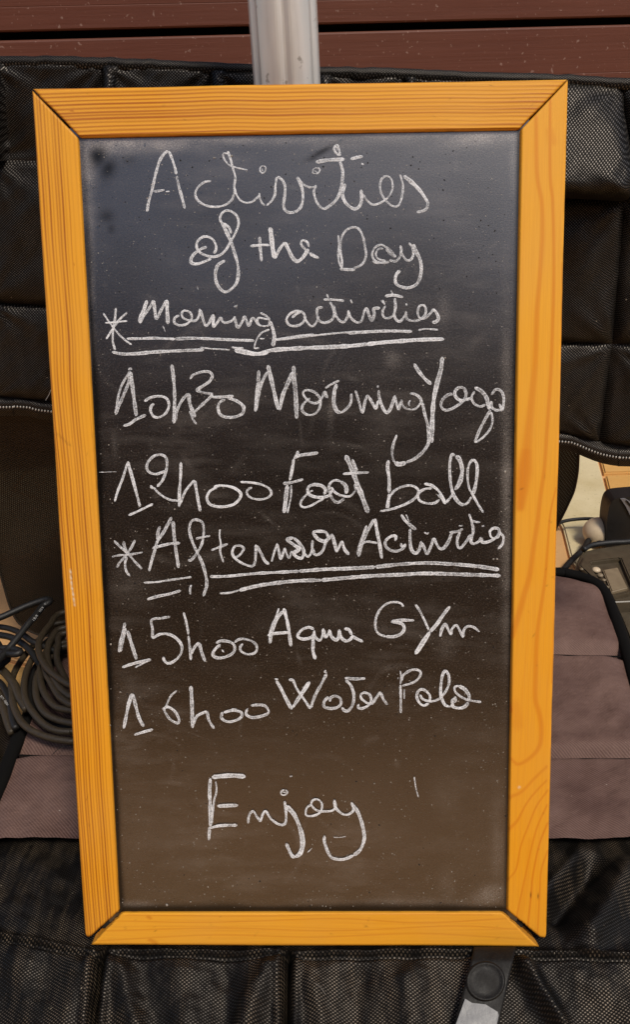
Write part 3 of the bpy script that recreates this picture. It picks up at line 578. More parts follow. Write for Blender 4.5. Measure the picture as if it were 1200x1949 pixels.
RIGHT_CURVES = [
 ([7, 8, 8, 8, 10, 13, 20], .55, "1021,223 1023,330 1032,387 1033,449 1028,531 1023,592 1019,695 1011,777 1004,850 1001,880"),
 ([20, 28, 22, 14], .75, "1003,860 998,900 994,935 991,965"),
 ([5, 6, 6, 7, 7, 9, 12], .6, "1048,165 1048,330 1053,387 1055,510 1053,613 1049,715 1042,818 1037,890 1030,941 1024,992 1016,1043 1009,1095 998,1133 991,1159 975,1210"),
 ([3, 5, 7, 9, 9, 5], .6, "1059,928 1048,980 1044,1031 1039,1095 1032,1146 1023,1210 1020,1287 1020,1331 1028,1361 1031,1388 1028,1418 1013,1439 988,1454 974,1444"),
 ([2, 2], .5, "1070,500 1068,700 1062,930 1056,1100 1051,1300"),
 ([5, 5, 7], .55, "1041,1459 1018,1481 994,1506 968,1518"), ([3.5, 3.5, 7], .6, "1041,1485 1018,1509 1001,1532 985,1562 966,1580"),
 ([3.4, 3.4], .6, "1043,1504 1022,1534 1006,1573 992,1610 983,1654 966,1675"), ([3.4, 4], .6, "1042,1532 1025,1569 1013,1610 1001,1666 994,1698 983,1750"),
 ([3.4, 3.8], .7, "1043,1566 1027,1608 1015,1666 1012,1700 1005,1765"), ([3.2, 3.2], .6, "1043,1619 1031,1656 1028,1700 1024,1775"),
 ([26, 22], .30, "979,1345 983,1362 986,1378"), ([8, 9], .95, "970,1342 973,1352"), ([14, 16], .35, "1048,250 1052,270"), ([10, 10], .2, "1010,1600 1000,1700 990,1745")]
BOTTOM_CURVES = [([3, 3], .35, "190,1790 400,1779 600,1783 800,1776 1000,1787"), ([2, 3], .4, "215,1752 400,1755 640,1748 800,1756 965,1748"), ([2, 2], .45, "240,1741 500,1743 700,1739 940,1741"),
                 ([2.5, 2.5], .4, "200,1771 420,1766 640,1771 860,1762 985,1768"), ([6, 8], .6, "282,1744 286,1747"), ([7, 9], .55, "285,1788 297,1795")]
THK = .016; RAILF = {}
def rail(name, label, q, kind, round_end=False):
    oA, oB, iB, iA = [np.array(p, float) for p in q]
    Lp = np.linalg.norm(oB - oA); Wp = np.linalg.norm(iA - oA) * .72
    du = 1.1 if kind != 'right' else 1.3
    nv = int(66 / du) + 1 if kind == 'bottom' else int(92 / du) + 1; nu = int(Lp / (4 if kind in ('top', 'left', 'bottom') else 3.2)) + 1
    v = np.linspace(0, 1, nv); u = np.linspace(0, 1, nu)
    U, V = np.meshgrid(u, v, indexing='xy')
    # rounded outer corner at the far end
    PX = (oA[0] * (1 - U) + oB[0] * U) * (1 - V) + (iA[0] * (1 - U) + iB[0] * U) * V
    PY = (oA[1] * (1 - U) + oB[1] * U) * (1 - V) + (iA[1] * (1 - U) + iB[1] * U) * V
    wpx = {'top': 92, 'bottom': 64, 'left': 92, 'right': 85}[kind]
    if round_end:
        rr = 15.; dv = V * wpx; sh = np.where(dv < rr, rr - np.sqrt(np.maximum(rr * rr - (rr - dv) ** 2, 0)), 0)
        end = np.clip((U - .97) / .03, 0, 1) * sh
        PX -= end * (oB - oA)[0] / Lp; PY -= end * (oB - oA)[1] / Lp
    ga = lambda Q, s_: (.25 + 2.3 / (1 + np.exp(-(Q - (.38 if s_ else .55)) * 14))) + .35 * smooth1(200, 9, 5 + s_)(Q * 100)
    gb = lambda Q, s_: .9 * np.abs(smooth1(200, 6, 9 + s_)(Q * 100))
    dirv = (oB - oA) / Lp; fa = np.clip(1 - U * 25, 0, 1); fb = np.clip(1 - (1 - U) * 25, 0, 1)
    A_end = {'top': ga(V, 1), 'left': .3 + 0 * V, 'right': .2 + 0 * V, 'bottom': gb(V, 0)}[kind]; B_end = {'top': ga(V, 0), 'left': gb(V, 1), 'right': gb(V, 2), 'bottom': gb(V, 3)}[kind]
    PX = PX + dirv[0] * (fa * A_end - fb * B_end); PY = PY + dirv[1] * (fa * A_end - fb * B_end)
    wv = smooth1(3000, 120, len(name) + int(oA[0])); wob = .35 * wv(U * Lp)         # planed edges are never ruler straight
    D = V * wpx
    if kind in ('top', 'bottom'): PY += np.where(V < .5, wob * (1 - V * 2), 0)
    else: PX += np.where(V < .5, wob * (1 - V * 2), 0)
    # edge profile: small eased edges
    e = np.minimum(D, wpx - D); ee = np.minimum(U, 1 - U) * Lp
    off = -.0016 * np.exp(-(e / 1.6) ** 2) - .0010 * np.exp(-(ee / 2.) ** 2)
    off = off - .0030 * np.clip((D - (wpx - 5.5)) / 5.5, 0, 1)           # planed inner edge
    P = np.stack([on_board(PX[j, i], PY[j, i], off[j, i]) for j in range(nv) for i in range(nu)])
    S = U * Lp
    if kind == 'top':
        gr = dense_grain(S, D, 11, mk_lines(2, 96, 3, 5.2, 8.6, (.5, 1.15)), .0, 2.0); hue = .22 + .25 * (D / wpx) * 0 + .1 * np.sin(S / 210)
        gr = np.maximum(gr, .95 * np.exp(-(np.hypot((PX - 137) / 5, (PY - 211) / 3.2)) ** 2))
    elif kind == 'left':
        L = mk_lines(-60, 52, 21, 5.0, 9.0, (.5, 1.)) + mk_lines(54, 70, 23, 7, 12, (.25, .5)) + mk_lines(70, 120, 23, 10, 16, (.1, .25))
        gr = dense_grain(S, D, 31, L, -.012, 3.2) ; hue = .45 + .35 * np.clip(S / Lp, 0, 1) - .15 * (D / wpx)
        gr = np.maximum(gr, .8 * np.exp(-(np.hypot((PX - 141) / 1.6, (PY - 503) / 1.8)) ** 2))
    elif kind == 'right':
        gr = polyline_grain(PX, PY, RIGHT_CURVES); gr = np.maximum(gr, .18 * dense_grain(S, D, 51, mk_lines(0, 100, 5, 9, 20, (.2, .6)), -.01, 6)); hue = .05 + .75 * np.clip((S - 350) / 1000, 0, 1) + 0 * D
    else:
        gr = polyline_grain(PX, PY, BOTTOM_CURVES); gr = np.maximum(gr, .22 * dense_grain(S, D, 61, mk_lines(0, 70, 5, 6, 12, (.2, .7)), 0, 3)); hue = .3 + .35 * np.clip(D / wpx * 0 + (S - 100) / 800, 0, 1)
    mark = np.zeros_like(PX); dirt = np.zeros_like(PX)
    if kind == 'left':
        C = catmull(np.array([(134, 1085), (136, 1110), (139, 1130), (142, 1150)]), 2)
        d = np.min(np.hypot(PX[..., None] - C[:, 0], PY[..., None] - C[:, 1]), -1); mark = 1.0 * np.exp(-(d / 1.8) ** 2) * (PY > 1084) * (.6 + .4 * np.sin(PY))
        C = catmull(np.array([(109, 827), (118, 833), (126, 842), (134, 847)]), 2)
        d = np.min(np.hypot(PX[..., None] - C[:, 0], PY[..., None] - C[:, 1]), -1); dirt = .55 * np.exp(-(d / 2.2) ** 2) * (.5 + .5 * np.sin(PX * 1.7 + PY))
    rk = np.random.default_rng(len(kind) * 17 + 3)
    for _ in range(16):
        x0, y0 = PX.ravel()[rk.integers(PX.size)], PY.ravel()[rk.integers(PX.size)]; aa = rk.uniform(0, 3.1); L_ = rk.uniform(.8, 6)
        X_, Y_ = PX - x0, PY - y0; dirt = np.maximum(dirt, rk.uniform(.12, .5) * np.exp(-((X_ * np.cos(aa) + Y_ * np.sin(aa)) / L_) ** 2 - ((-X_ * np.sin(aa) + Y_ * np.cos(aa)) / rk.uniform(.7, 1.6)) ** 2))
    wv2 = smooth1(3000, 26, len(kind) + 40)(S); dirt = np.maximum(dirt, .5 * np.clip(wv2 - .3, 0, 1) * np.exp(-((wpx - D) / 2.2) ** 2)); dirt = np.maximum(dirt, .35 * np.clip(smooth1(3000, 40, len(kind) + 50)(S) - .2, 0, 1) * np.exp(-(D / 1.8) ** 2))
    if kind == 'right':
        mark = .8 * np.exp(-(np.hypot((PX - 989) / 2.4, (PY - 1498) / 1.8)) ** 2)
        for (x, y) in ((1011, 1703), (1025, 1705)): dirt = np.maximum(dirt, .8 * np.exp(-(np.hypot((PX - x) / 1.4, (PY - y) / 5)) ** 2))
    edge = .10 * np.exp(-(np.minimum(wpx - D, 99) / 1.8) ** 2); ends = .7 * np.exp(-(ee / .7) ** 2) * 0.8
    dirt = np.maximum(dirt, np.maximum(edge, ends))
    # back rim + sides
    V3 = list(P); F = grid_faces(nu, nv)
    ring = [i for i in range(nu)] + [j * nu + nu - 1 for j in range(1, nv)] + [(nv - 1) * nu + i for i in range(nu - 2, -1, -1)] + [j * nu for j in range(nv - 2, 0, -1)]
    base = len(V3); 
    for r_ in ring: V3.append(P[r_] - BN * THK)
    n = len(ring); sideF = [(ring[k], base + k, base + (k + 1) % n, ring[(k + 1) % n]) for k in range(n)]
    F += sideF; F.append(tuple(base + k for k in range(n)))
    uv = np.concatenate([np.stack([S.ravel(), D.ravel()], 1), np.stack([S.ravel(), D.ravel()], 1)[ring]]) / 1900. + np.array([oA[0] * .01, oA[1] * .013])
    def cat(a, val=0.): return np.concatenate([a.ravel(), np.full(n, val)])
    o = mesh_obj(name, V3, F, M_WOOD, board, True, uv, dict(warm=cat(0 * PX + {'top': .25, 'left': 0., 'right': .9, 'bottom': .6}[kind]), grain=cat(gr, .4), hue=cat(hue + 0 * PX, .6), mark=cat(mark), dirt=cat(dirt, .35)))
    # sides darker end grain
    o['label'] = label
    return o
rail('frame_rail', 'top rail of orange pine with many fine dark grain lines', [(62.0, 170.5), (1080.6, 152.3), (989.4, 248.8), (151.8, 263.8)], 'top')
rail('frame_rail', 'left rail of orange pine with close upright grain', [(61.5, 172.5), (163, 1790), (228.5, 1732), (151, 265.0)], 'left', True)
rail('frame_rail', 'bottom rail of orange pine, plainer and narrower', [(173, 1797), (1027, 1800.5), (955.5, 1733), (234.5, 1734)], 'bottom')
rail('frame_rail', 'right rail of orange pine with broad curving grain', [(1081.5, 153.0), (1040, 1793), (964, 1730), (989.8, 249.6)], 'right', True)

# ---- slate, recessed 4 mm
SOFF = -.0045
def slate():
    qx = [(132, 245), (1008, 228), (985, 1752), (208, 1754)]
    nu, nv = 260, 460; U, V = np.meshgrid(np.linspace(0, 1, nu), np.linspace(0, 1, nv))
    PX = (qx[0][0] * (1 - U) + qx[1][0] * U) * (1 - V) + (qx[3][0] * (1 - U) + qx[2][0] * U) * V
    PY = (qx[0][1] * (1 - U) + qx[1][1] * U) * (1 - V) + (qx[3][1] * (1 - U) + qx[2][1] * U) * V
    P = np.stack([on_board(PX[j, i], PY[j, i], SOFF) for j in range(nv) for i in range(nu)])
    dust = np.zeros_like(PX); dark = np.zeros_like(PX)
    def blob(x, y, rx, ry, a, ang=0.):
        c, s = math.cos(ang), math.sin(ang); X, Y = PX - x, PY - y
        return a * np.exp(-(((X * c + Y * s) / rx) ** 2 + ((-X * s + Y * c) / ry) ** 2))
    for b in [(210, 274, 80, 18, 1.0), (166, 320, 14, 90, .8), (320, 275, 60, 14, .6), (900, 262, 70, 16, .7), (172, 600, 8, 260, .4), (965, 900, 10, 300, .4), (420, 264, 300, 11, .55), (800, 256, 220, 11, .5), (978, 300, 8, 60, .35), (975, 262, 20, 12, .5), (640, 275, 60, 10, .25),
              (935, 1702, 34, 17, .42, -.35), (948, 1600, 12, 90, .16), (800, 1718, 130, 9, .20), (260, 1722, 40, 7, .45), (845, 590, 12, 35, .22), (747, 682, 14, 18, .26), (560, 640, 60, 6, .15, .2),
              (850, 1690, 16, 30, .16), (630, 790, 6, 40, .22), (720, 800, 30, 90, .06), (700, 1560, 90, 70, .05), (850, 1510, 30, 40, .08), (650, 1180, 200, 30, .05), (240, 1110, 60, 40, .10),
              (850, 1230, 20, 25, .12), (420, 760, 20, 30, .07), (300, 1580, 200, 90, .05), (640, 1640, 60, 30, .06), (330, 500, 160, 120, .05)]: dust = np.maximum(dust, blob(*b))
    for k in range(46):                                   # arcs left by the wiping cloth and half erased letters
        x0, y0, r0, a0, sp = random.uniform(220, 900), random.uniform(330, 1680), random.uniform(14, 110), random.uniform(0, 6.3), random.uniform(.6, 2.6)
        an = np.arctan2(PY - y0, PX - x0); rd = np.hypot(PX - x0, (PY - y0) * random.uniform(.8, 1.3)); ph = (an - a0) % (2 * math.pi)
        dust = np.maximum(dust, random.uniform(.04, .13) * np.exp(-((rd - r0) / random.uniform(2.5, 7)) ** 2) * np.where(ph < sp, np.sin(ph / sp * math.pi) ** .5, 0))
    for k in range(90):
        dust = np.maximum(dust, blob(random.uniform(170, 970), random.uniform(280, 1720), random.uniform(4, 26), random.uniform(1.5, 6), random.uniform(.05, .15), random.uniform(-1.5, 1.5)))
    # inner edges: a darker line where slate meets frame
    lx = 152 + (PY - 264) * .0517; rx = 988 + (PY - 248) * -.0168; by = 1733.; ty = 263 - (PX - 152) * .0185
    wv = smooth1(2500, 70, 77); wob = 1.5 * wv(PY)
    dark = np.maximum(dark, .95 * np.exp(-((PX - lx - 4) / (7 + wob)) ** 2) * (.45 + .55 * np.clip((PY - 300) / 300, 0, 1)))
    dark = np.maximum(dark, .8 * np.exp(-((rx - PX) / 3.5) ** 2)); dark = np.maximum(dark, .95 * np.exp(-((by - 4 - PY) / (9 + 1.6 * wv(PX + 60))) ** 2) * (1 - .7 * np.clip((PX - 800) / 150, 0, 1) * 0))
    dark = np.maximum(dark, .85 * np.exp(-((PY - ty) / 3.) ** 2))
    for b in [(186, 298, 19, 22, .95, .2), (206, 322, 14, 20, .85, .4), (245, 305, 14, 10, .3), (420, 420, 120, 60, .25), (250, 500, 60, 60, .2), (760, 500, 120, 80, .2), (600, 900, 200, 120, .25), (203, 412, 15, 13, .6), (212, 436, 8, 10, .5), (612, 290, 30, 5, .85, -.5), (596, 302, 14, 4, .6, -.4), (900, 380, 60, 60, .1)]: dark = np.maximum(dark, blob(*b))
    uv = np.stack([PX.ravel(), -PY.ravel()], 1) / 1900.
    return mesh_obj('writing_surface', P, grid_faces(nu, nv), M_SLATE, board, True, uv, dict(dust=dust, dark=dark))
sl = slate()
back = on_board(600, 960, -.014)
bm = bmesh.new(); cs = [on_board(x, y, o) for o in (-.006, -.0115) for x, y in ((120, 232), (1020, 214), (996, 1764), (196, 1766))]
vs = [bm.verts.new(c) for c in cs]
for f in ((0, 1, 2, 3), (7, 6, 5, 4), (0, 4, 5, 1), (1, 5, 6, 2), (2, 6, 7, 3), (3, 7, 4, 0)): bm.faces.new([vs[i] for i in f])
bm_obj('backing_panel', bm, M_DARK, board)

# ---- chalk writing: every word a low ribbon of chalk on the slate
lay = 0
for text, ox, oy, sc, strokes in WORDS:
    V = []; F = []; A = []; PR = []; wp = rng.normal() * .008 + {'Activities': -.004, '* Af': -.012, '* Morning': .0}.get(text, 0.)
    for wd, pts in strokes:
        C = catmull(np.array([tuple(map(float, q.split(','))) for q in pts.split()]) / sc + np.array([ox, oy]), 1.6)
        n = len(C); T = np.gradient(C, axis=0); T /= np.linalg.norm(T, axis=1)[:, None] + 1e-9; N = np.stack([-T[:, 1], T[:, 0]], 1)
        s = np.arange(n); wn = np.array([mnoise.noise(Vector((k * .11, lay * 3.7, 1.3))) for k in s]); wj = rng.normal(size=(n, 2)) * .16
        ends = np.minimum(1, .35 + np.minimum(s, n - 1 - s) / max(1.2, wd * .45)) if n > 3 else np.ones(n)
        hw = (wd * .86 - .4) / 2 * (1 + .34 * wn) * ends
        off = SOFF + .0002 + lay * 4e-6
        b = len(V); nc = 5; sp_ = wp + rng.normal() * .008
        for i in range(n):
            for k in range(nc):
                t = -1 + 2 * k / (nc - 1); e = t * hw[i] + (wj[i, 0 if t < 0 else 1] if abs(t) > .9 else 0)
                p = C[i] + N[i] * e; V.append(on_board(p[0], p[1], off + .00012 * (1 - t * t))); A.append(abs(t)); PR.append(sp_ + .055 * mnoise.noise(Vector((i * .05, lay * 1.9, 8.))) + .035 * mnoise.noise(Vector((i * .22, lay * 2.9, 3.))))
        for i in range(n - 1):
            for k in range(nc - 1): F.append((b + i * nc + k, b + i * nc + k + 1, b + (i + 1) * nc + k + 1, b + (i + 1) * nc + k))
        lay += 1
    o = mesh_obj('chalk_writing', V, F, M_CHALK, sl, True, None, dict(across=A, press=PR))
    o['label'] = ('white chalk handwriting reading ' + text) if not ('under' in text or 'stray' in text) else 'white chalk ' + text

# ---- chalk dust and pits
def flecks(name, n, mat, size, seed, dens):
    r = np.random.default_rng(seed); V = []; F = []; k = 0
    while k < n:
        x, y = r.uniform(160, 980), r.uniform(268, 1728)
        lx = 156 + (y - 264) * .0517; rx = 985 - (y - 248) * .0168
        if x < lx or x > rx or r.uniform() > dens(x, y): continue
        s = size[0] + (size[1] - size[0]) * r.uniform() ** 5; m = r.integers(4, 7); a0 = r.uniform(0, 6); b = len(V)
        st = r.uniform(.5, 1.); an = r.uniform(0, 3.14)
        for q in range(m):
            a = a0 + q * 2 * math.pi / m; rr = s * r.uniform(.6, 1.1); dx, dy = rr * math.cos(a), rr * st * math.sin(a)
            V.append(on_board(x + dx * math.cos(an) - dy * math.sin(an), y + dx * math.sin(an) + dy * math.cos(an), SOFF + .00017))
        F.append(tuple(range(b, b + m))); k += 1
    o = mesh_obj(name, V, F, mat, sl); o['kind'] = 'stuff'; return o
def dens(x, y):
    d = .35 + .25 * math.exp(-((y - 270) / 30) ** 2) + .5 * math.exp(-((y - 1690) / 40) ** 2) + .3 * math.exp(-((x - 950) / 25) ** 2)
    return d + .6 * max(0, mnoise.noise(Vector((x / 60., y / 60., 0))))
M_FLECK = mat_simple('chalk dust', (.33, .30, .26), .95)
flecks('chalk_dust', 7000, M_FLECK, (.25, 1.6), 5, dens)
flecks('surface_pit', 900, M_DARK, (.7, 2.6), 6, lambda x, y: .25 + .75 * (y < 620))
bits = []
for (x, y, s) in [(441, 297, 2.0), (410, 301, 1.4), (407, 301, 1.4), (455, 566, 1), (318, 1722, 2.6), (363, 1716, 1.6), (211, 1226, 2.2), (229, 1317, 1.8), (210, 1380, 1.4), (848, 681, 1.8), (962, 898, 2.6), (940, 1064, 2.2), (947, 1064, 2.0), (713, 1491, 1.5)]: bits.append((x, y, s))
V = []; F = []
for x, y, s in bits:
    b = len(V)
    for q in range(7): a = q * .9; V.append(on_board(x + s * math.cos(a) * random.uniform(.7, 1.1), y + s * math.sin(a) * random.uniform(.7, 1.1), SOFF + .0006))
    V.append(on_board(x, y, SOFF + .0012))
    for q in range(7): F.append((b + q, b + (q + 1) % 7, b + 7))
o = mesh_obj('chalk_crumb', V, F, M_FLECK, sl); o['kind'] = 'stuff'

# ================================================================== POLE
py0 = .335; pa = at_y(537.5, 0, py0); pb = at_y(547, 162, py0); ax = (pa - pb) / np.linalg.norm(pa - pb)
c0 = pb - ax * ((pb[2] - FZ) / ax[2]); c1 = pb + ax * 1.6
pole = thing('metal_pole', 'thick silver aluminium pole with soft flutes rising behind the chalkboard', 'pole', tuple(c0))
ns = 96; R0 = .0335
prof = []
for k in range(ns):
    th = 2 * math.pi * k / ns; r = R0
    for c in range(6): 
        d = (th - math.radians(-88 + c * 60) + math.pi) % (2 * math.pi) - math.pi
        r -= .0030 * math.exp(-(d / .13) ** 2)
    prof.append((r * math.cos(th), r * math.sin(th)))
e1 = np.cross([0, 1., 0], ax); e1 /= np.linalg.norm(e1); e2 = np.cross(ax, e1)
V = [c + e1 * p[0] + e2 * p[1] for c in (c0, c1) for p in prof]
F = [(k, (k + 1) % ns, ns + (k + 1) % ns, ns + k) for k in range(ns)] + [tuple(range(ns))[::-1], tuple(range(ns, 2 * ns))]
adopt(pole, mesh_obj('pole_tube', V, F, M_ALU, None, False))
V, F = tube([c0, c0 + ax * .02], .06, 32); adopt(pole, mesh_obj('pole_foot', V, F, M_ALU))

# ================================================================== BLACK QUILTED COVER (standing, behind)
CYB = .46
cover = thing('quilted_cover', 'black woven quilted cover with a long zip standing upright behind the chalkboard', 'cover', (0, CYB, .2))
colsx = [[(-230, 118), (-230, 770)], [(-20, 118), (-14, 770)], [(198, 120), (190, 800)], [(403, 131), (400, 820)], [(607, 138), (605, 830)], [(772, 141), (770, 835)], [(908, 148), (905, 838)], [(1187, 158), (1192, 300), (1188, 400), (1166, 655), (1141, 842)], [(1430, 165), (1400, 870)]]
def colx(i, y): c = colsx[i]; return np.interp(y, [p[1] for p in c], [p[0] for p in c])
rows = [[(-260, 117), (0, 118), (110, 118), (210, 121), (340, 127), (470, 133), (610, 138), (760, 141), (900, 148), (1080, 153), (1150, 158), (1200, 160), (1450, 172)],
        [(-260, 300), (0, 306), (90, 306), (600, 345), (1075, 378), (1190, 384), (1450, 395)],
        [(-260, 575), (0, 577), (90, 582), (600, 620), (1065, 652), (1200, 656), (1450, 665)],
        [(-260, 752), (0, 756), (98, 763), (600, 800), (1062, 822), (1140, 842), (1200, 850), (1450, 868)]]
def rowy(j, x): r = rows[j]; return np.interp(x, [p[0] for p in r], [p[1] for p in r])
tilt = {(0, 6): (.078, .006), (0, 7): (.035, .006)}
for j in range(3):
    for i in range(8):
        n = 34; V = []; UVs = []
        tl, bl = tilt.get((j, i), ((-.010, .009) if j == 0 else (.006, .009)))
        for b in range(n):
            for a in range(n):
                u, v = a / (n - 1), b / (n - 1); x = 0; y = 400
                for _ in range(4):
                    x = colx(i, y) * (1 - u) + colx(i + 1, y) * u; y = rowy(j, x) * (1 - v) + rowy(j + 1, x) * v
                eu, ev = 1 - (2 * u - 1) ** 6, 1 - (2 * v - 1) ** 8
                off = bl * eu ** .6 * ev ** .6 + tl * v * ev ** .8 * (eu ** .35 if (j, i) != (0, 6) else min(1, eu ** .35))
                off += .007 * mnoise.noise(Vector((x / 80., y / 90., i * 1.7 + j))) * eu * ev + .0022 * mnoise.noise(Vector((x / 16. + y / 22., y / 60., 5.))) * ev
                if j == 0 and 1 <= i <= 5 and u < .13: off += .05 * v * math.sin(u / .13 * math.pi) ** .7 + .004
                # wrinkles that fan out of the seam crossings
                for cx_, cy_ in ((u, v), (1 - u, v), (u, 1 - v), (1 - u, 1 - v)):
                    rad = math.hypot(cx_, cy_)
                    if rad > .02: off += .0030 * math.sin(math.atan2(cy_, cx_) * 11 + i + j) * math.exp(-rad * 5) * eu * ev * 2
                p = at_y(x, y, CYB); p = p + np.array([0, -off, 0]); 
                if b == 0 and j == 0: p[1] += .012
                V.append(p); UVs.append((p[0] + off * .3, p[2] + off * .5))
        o = mesh_obj('quilted_panel', V, grid_faces(n, n), M_NYL, None, True, UVs); adopt(cover, o)
# top hem and back
V = []; xs = np.arange(-230, 1431, 8)
prof = [(-.004, -.006), (-.007, 0.0), (-.004, .005), (.004, .006), (.012, .004), (.03, .0), (.035, -.02), (.038, -.30)]
for x in xs:
    p = at_y(x, rowy(0, x), CYB)
    nn = .0015 * mnoise.noise(Vector((x / 25., 0, 2)))
    for dy, dz in prof: V.append(p + np.array([0, dy + nn, dz + nn]))
k = len(prof); F = [(i * k + a, i * k + a + 1, (i + 1) * k + a + 1, (i + 1) * k + a) for i in range(len(xs) - 1) for a in range(k - 1)]
adopt(cover, mesh_obj('hem', V, F, M_NYL, None, True, [(v[0], v[2] + v[1]) for v in V]))
# zip: tape ribbons and teeth
zpts = np.array([(-260, 766), (0, 771), (30, 770), (60, 772), (98, 779), (300, 795), (600, 815), (900, 828), (1062, 836), (1090, 840), (1110, 848), (1130, 856), (1150, 862), (1175, 866), (1200, 867), (1430, 872)], float)
Z = catmull(zpts, 5.0)
V = []; rowsz = [(-20, -.000), (-12, .004), (-9, .008), (-3, .0075), (3, .0075), (6, .0085), (9, .0065), (19, .004)]
for (x, y) in Z:
    for dy, o_ in rowsz: V.append(at_y(x, y + dy, CYB) + np.array([0, -o_, 0]))
k = len(rowsz); F = [(i * k + a, i * k + a + 1, (i + 1) * k + a + 1, (i + 1) * k + a) for i in range(len(Z) - 1) for a in range(k - 1)]
M_ZTAPE = mat_nylon('zip tape', pitch=.0034, dark=(.006, .005, .0045), lite=(.035, .028, .02), wear_glint=(.3, .7))
adopt(cover, mesh_obj('zip_tape', V, F, M_ZTAPE, None, True, [(v[0], v[2]) for v in V]))
d = np.concatenate([[0], np.cumsum(np.linalg.norm(np.diff(Z, axis=0), axis=1))]); q = np.arange(0, d[-1], 5.9)
bm = bmesh.new()
for s in q:
    x, y = np.interp(s, d, Z[:, 0]), np.interp(s, d, Z[:, 1]); p = at_y(x, y, CYB) + np.array([0, -.0095, 0])
    r = bmesh.ops.create_icosphere(bm, subdivisions=1, radius=.0013)
    bmesh.ops.transform(bm, matrix=Matrix.Translation(p) @ Matrix.Rotation(.25, 4, 'Y') @ Matrix.Diagonal((.9, .8, 1.5, 1)), verts=r['verts'])
zt = adopt(cover, bm_obj('zip_teeth', bm, M_TOOTH, None, True)); zt['kind'] = 'stuff'
# loose pale thread over the zip
V, F = tube([at_y(x, y, CYB - .03) for x, y in ((97, 742), (93, 752), (87, 762))], .0004, 5)
adopt(cover, mesh_obj('loose_thread', V, F, M_PRINT))

# ---- mesh panel hanging under the zip
MY = .475
def mesh_lr(y):
    L = np.interp(y, [760, 1000, 1085, 1150, 1170, 1185, 1198, 1206, 1212], [-110, -30, -2, 17, 25, 34, 50, 66, 95])
    Rr = np.interp(y, [760, 870, 905, 935, 965, 1000, 1100, 1180, 1212], [1104, 1102, 1100, 1093, 1080, 1062, 1020, 960, 900]); return L, Rr
V = []; UVs = []; ys = list(np.linspace(790, 1180, 60)) + list(np.linspace(1183, 1212, 14)); nu = 90
for y in ys:
    L, Rr = mesh_lr(y)
    for a in range(nu):
        u = a / (nu - 1); x = L + (Rr - L) * u; yy = y + (30 * u - 15 if y < 860 else 0) * 0
        off = .012 * math.sin(u * 9) * (y - 780) / 430 + .008 * mnoise.noise(Vector((x / 120., y / 120., 3)))
        p = at_y(x, yy, MY + .16 * (y - 790) / 420 + off); V.append(p); UVs.append((p[0], p[2]))
mp = thing('mesh_sack', 'dark brown open mesh panel hanging under the zip, rounded at its lower corners', 'mesh panel', (0, MY, .2))
adopt(mp, mesh_obj('mesh_cloth', V, grid_faces(nu, len(ys)), M_MESH, None, True, UVs))
edge = [(mesh_lr(y)[0], y) for y in ys[::3]] + [(x, 1213) for x in (150, 400, 700, 880)] + [(mesh_lr(y)[1], y) for y in ys[::-3]]
M_RIM = mat_simple('brown mesh binding', (.035, .024, .015), .8, 0, 500, .5)
V, F = tube([at_y(x, y, MY - .004 + .16 * (y - 790) / 420) for x, y in catmull(np.array(edge), 12)], .0018, 6); adopt(mp, mesh_obj('binding', V, F, M_RIM, None, True))

# ================================================================== MAUVE PAD
pad = thing('mauve_pad', 'mauve quilted pad with thick black binding lying on the paving behind the chalkboard', 'pad', (0, .5, 0))
PZ = .0
lp = [(1094, 235), (1102, 200), (1115, 172), (1135, 155), (1170, 142), (1270, 100), (1370, 62), (1440, 31), (1520, 1), (1606, -32)]
rp = [(1092, 1050), (1095, 1072), (1103, 1105), (1114, 1128), (1130, 1143), (1155, 1155), (1200, 1171), (1250, 1187), (1303, 1201), (1606, 1284)]
def pL(y): return np.interp(y, [a for a, b in lp], [b for a, b in lp])
def pR(y): return np.interp(y, [a for a, b in rp], [b for a, b in rp])
seams = [1094, 1246, 1444, 1606 + 40]
ys = np.concatenate([np.linspace(1093, 1125, 14), np.linspace(1128, 1608, 170)]); nu = 170; V = []; UVs = []
for y in ys:
    L, Rr = pL(y), pR(y)
    for a in range(nu):
        u = a / (nu - 1); x = L + (Rr - L) * u
        h = 0.016
        for s in seams[1:3]:
            sy = s + 5 * mnoise.noise(Vector((x / 120., s, 0))) + (-4 if x < 500 else 4); d = (y - sy)
            h -= .020 * math.exp(-(d / (4 if d > 0 else 10)) ** 2) ** .6
        for s in (seams[0],): h -= .010 * math.exp(-((y - s) / 16) ** 2)
        h -= .010 * math.exp(-((u) / .02) ** 2) + .010 * math.exp(-((1 - u) / .02) ** 2)
        h += .007 * mnoise.noise(Vector((x / 90., y / 70., 7))) + .0025 * mnoise.noise(Vector((x / 28., y / 30., 9)))
        p = at_z(x, y, PZ); p[2] += h * .8; V.append(p); UVs.append((p[0], p[1]))
adopt(pad, mesh_obj('quilted_top', V, grid_faces(nu, len(ys)), M_PUR, None, True, UVs))
out = [(pL(y) - (11 if y > 1110 else 6), y) for y in (1606, 1520, 1440, 1370, 1270, 1170, 1135, 1115, 1102)] + [(260, 1088), (600, 1086), (1030, 1088)] + [(pR(y) + 9, y - 4) for y in (1095, 1103, 1114, 1130, 1155, 1200, 1250, 1303, 1400, 1606)]
C = catmull(np.array(out), 14); P = [at_z(x, y, PZ + .004) for x, y in C]
rr = np.array([.0105 + .0015 * mnoise.noise(Vector((i / 5., 0, 0))) for i in range(len(P))])
V, F = tube(P, rr, 12); V = [np.array([v[0], v[1], PZ + .004 + (v[2] - PZ - .004) * .75]) for v in V]
adopt(pad, mesh_obj('binding', V, F, M_TAPE, None, True))
side = []
for (x, y) in C: p = at_z(x, y, PZ + .004); side += [p, np.array([p[0], p[1], FZ])]
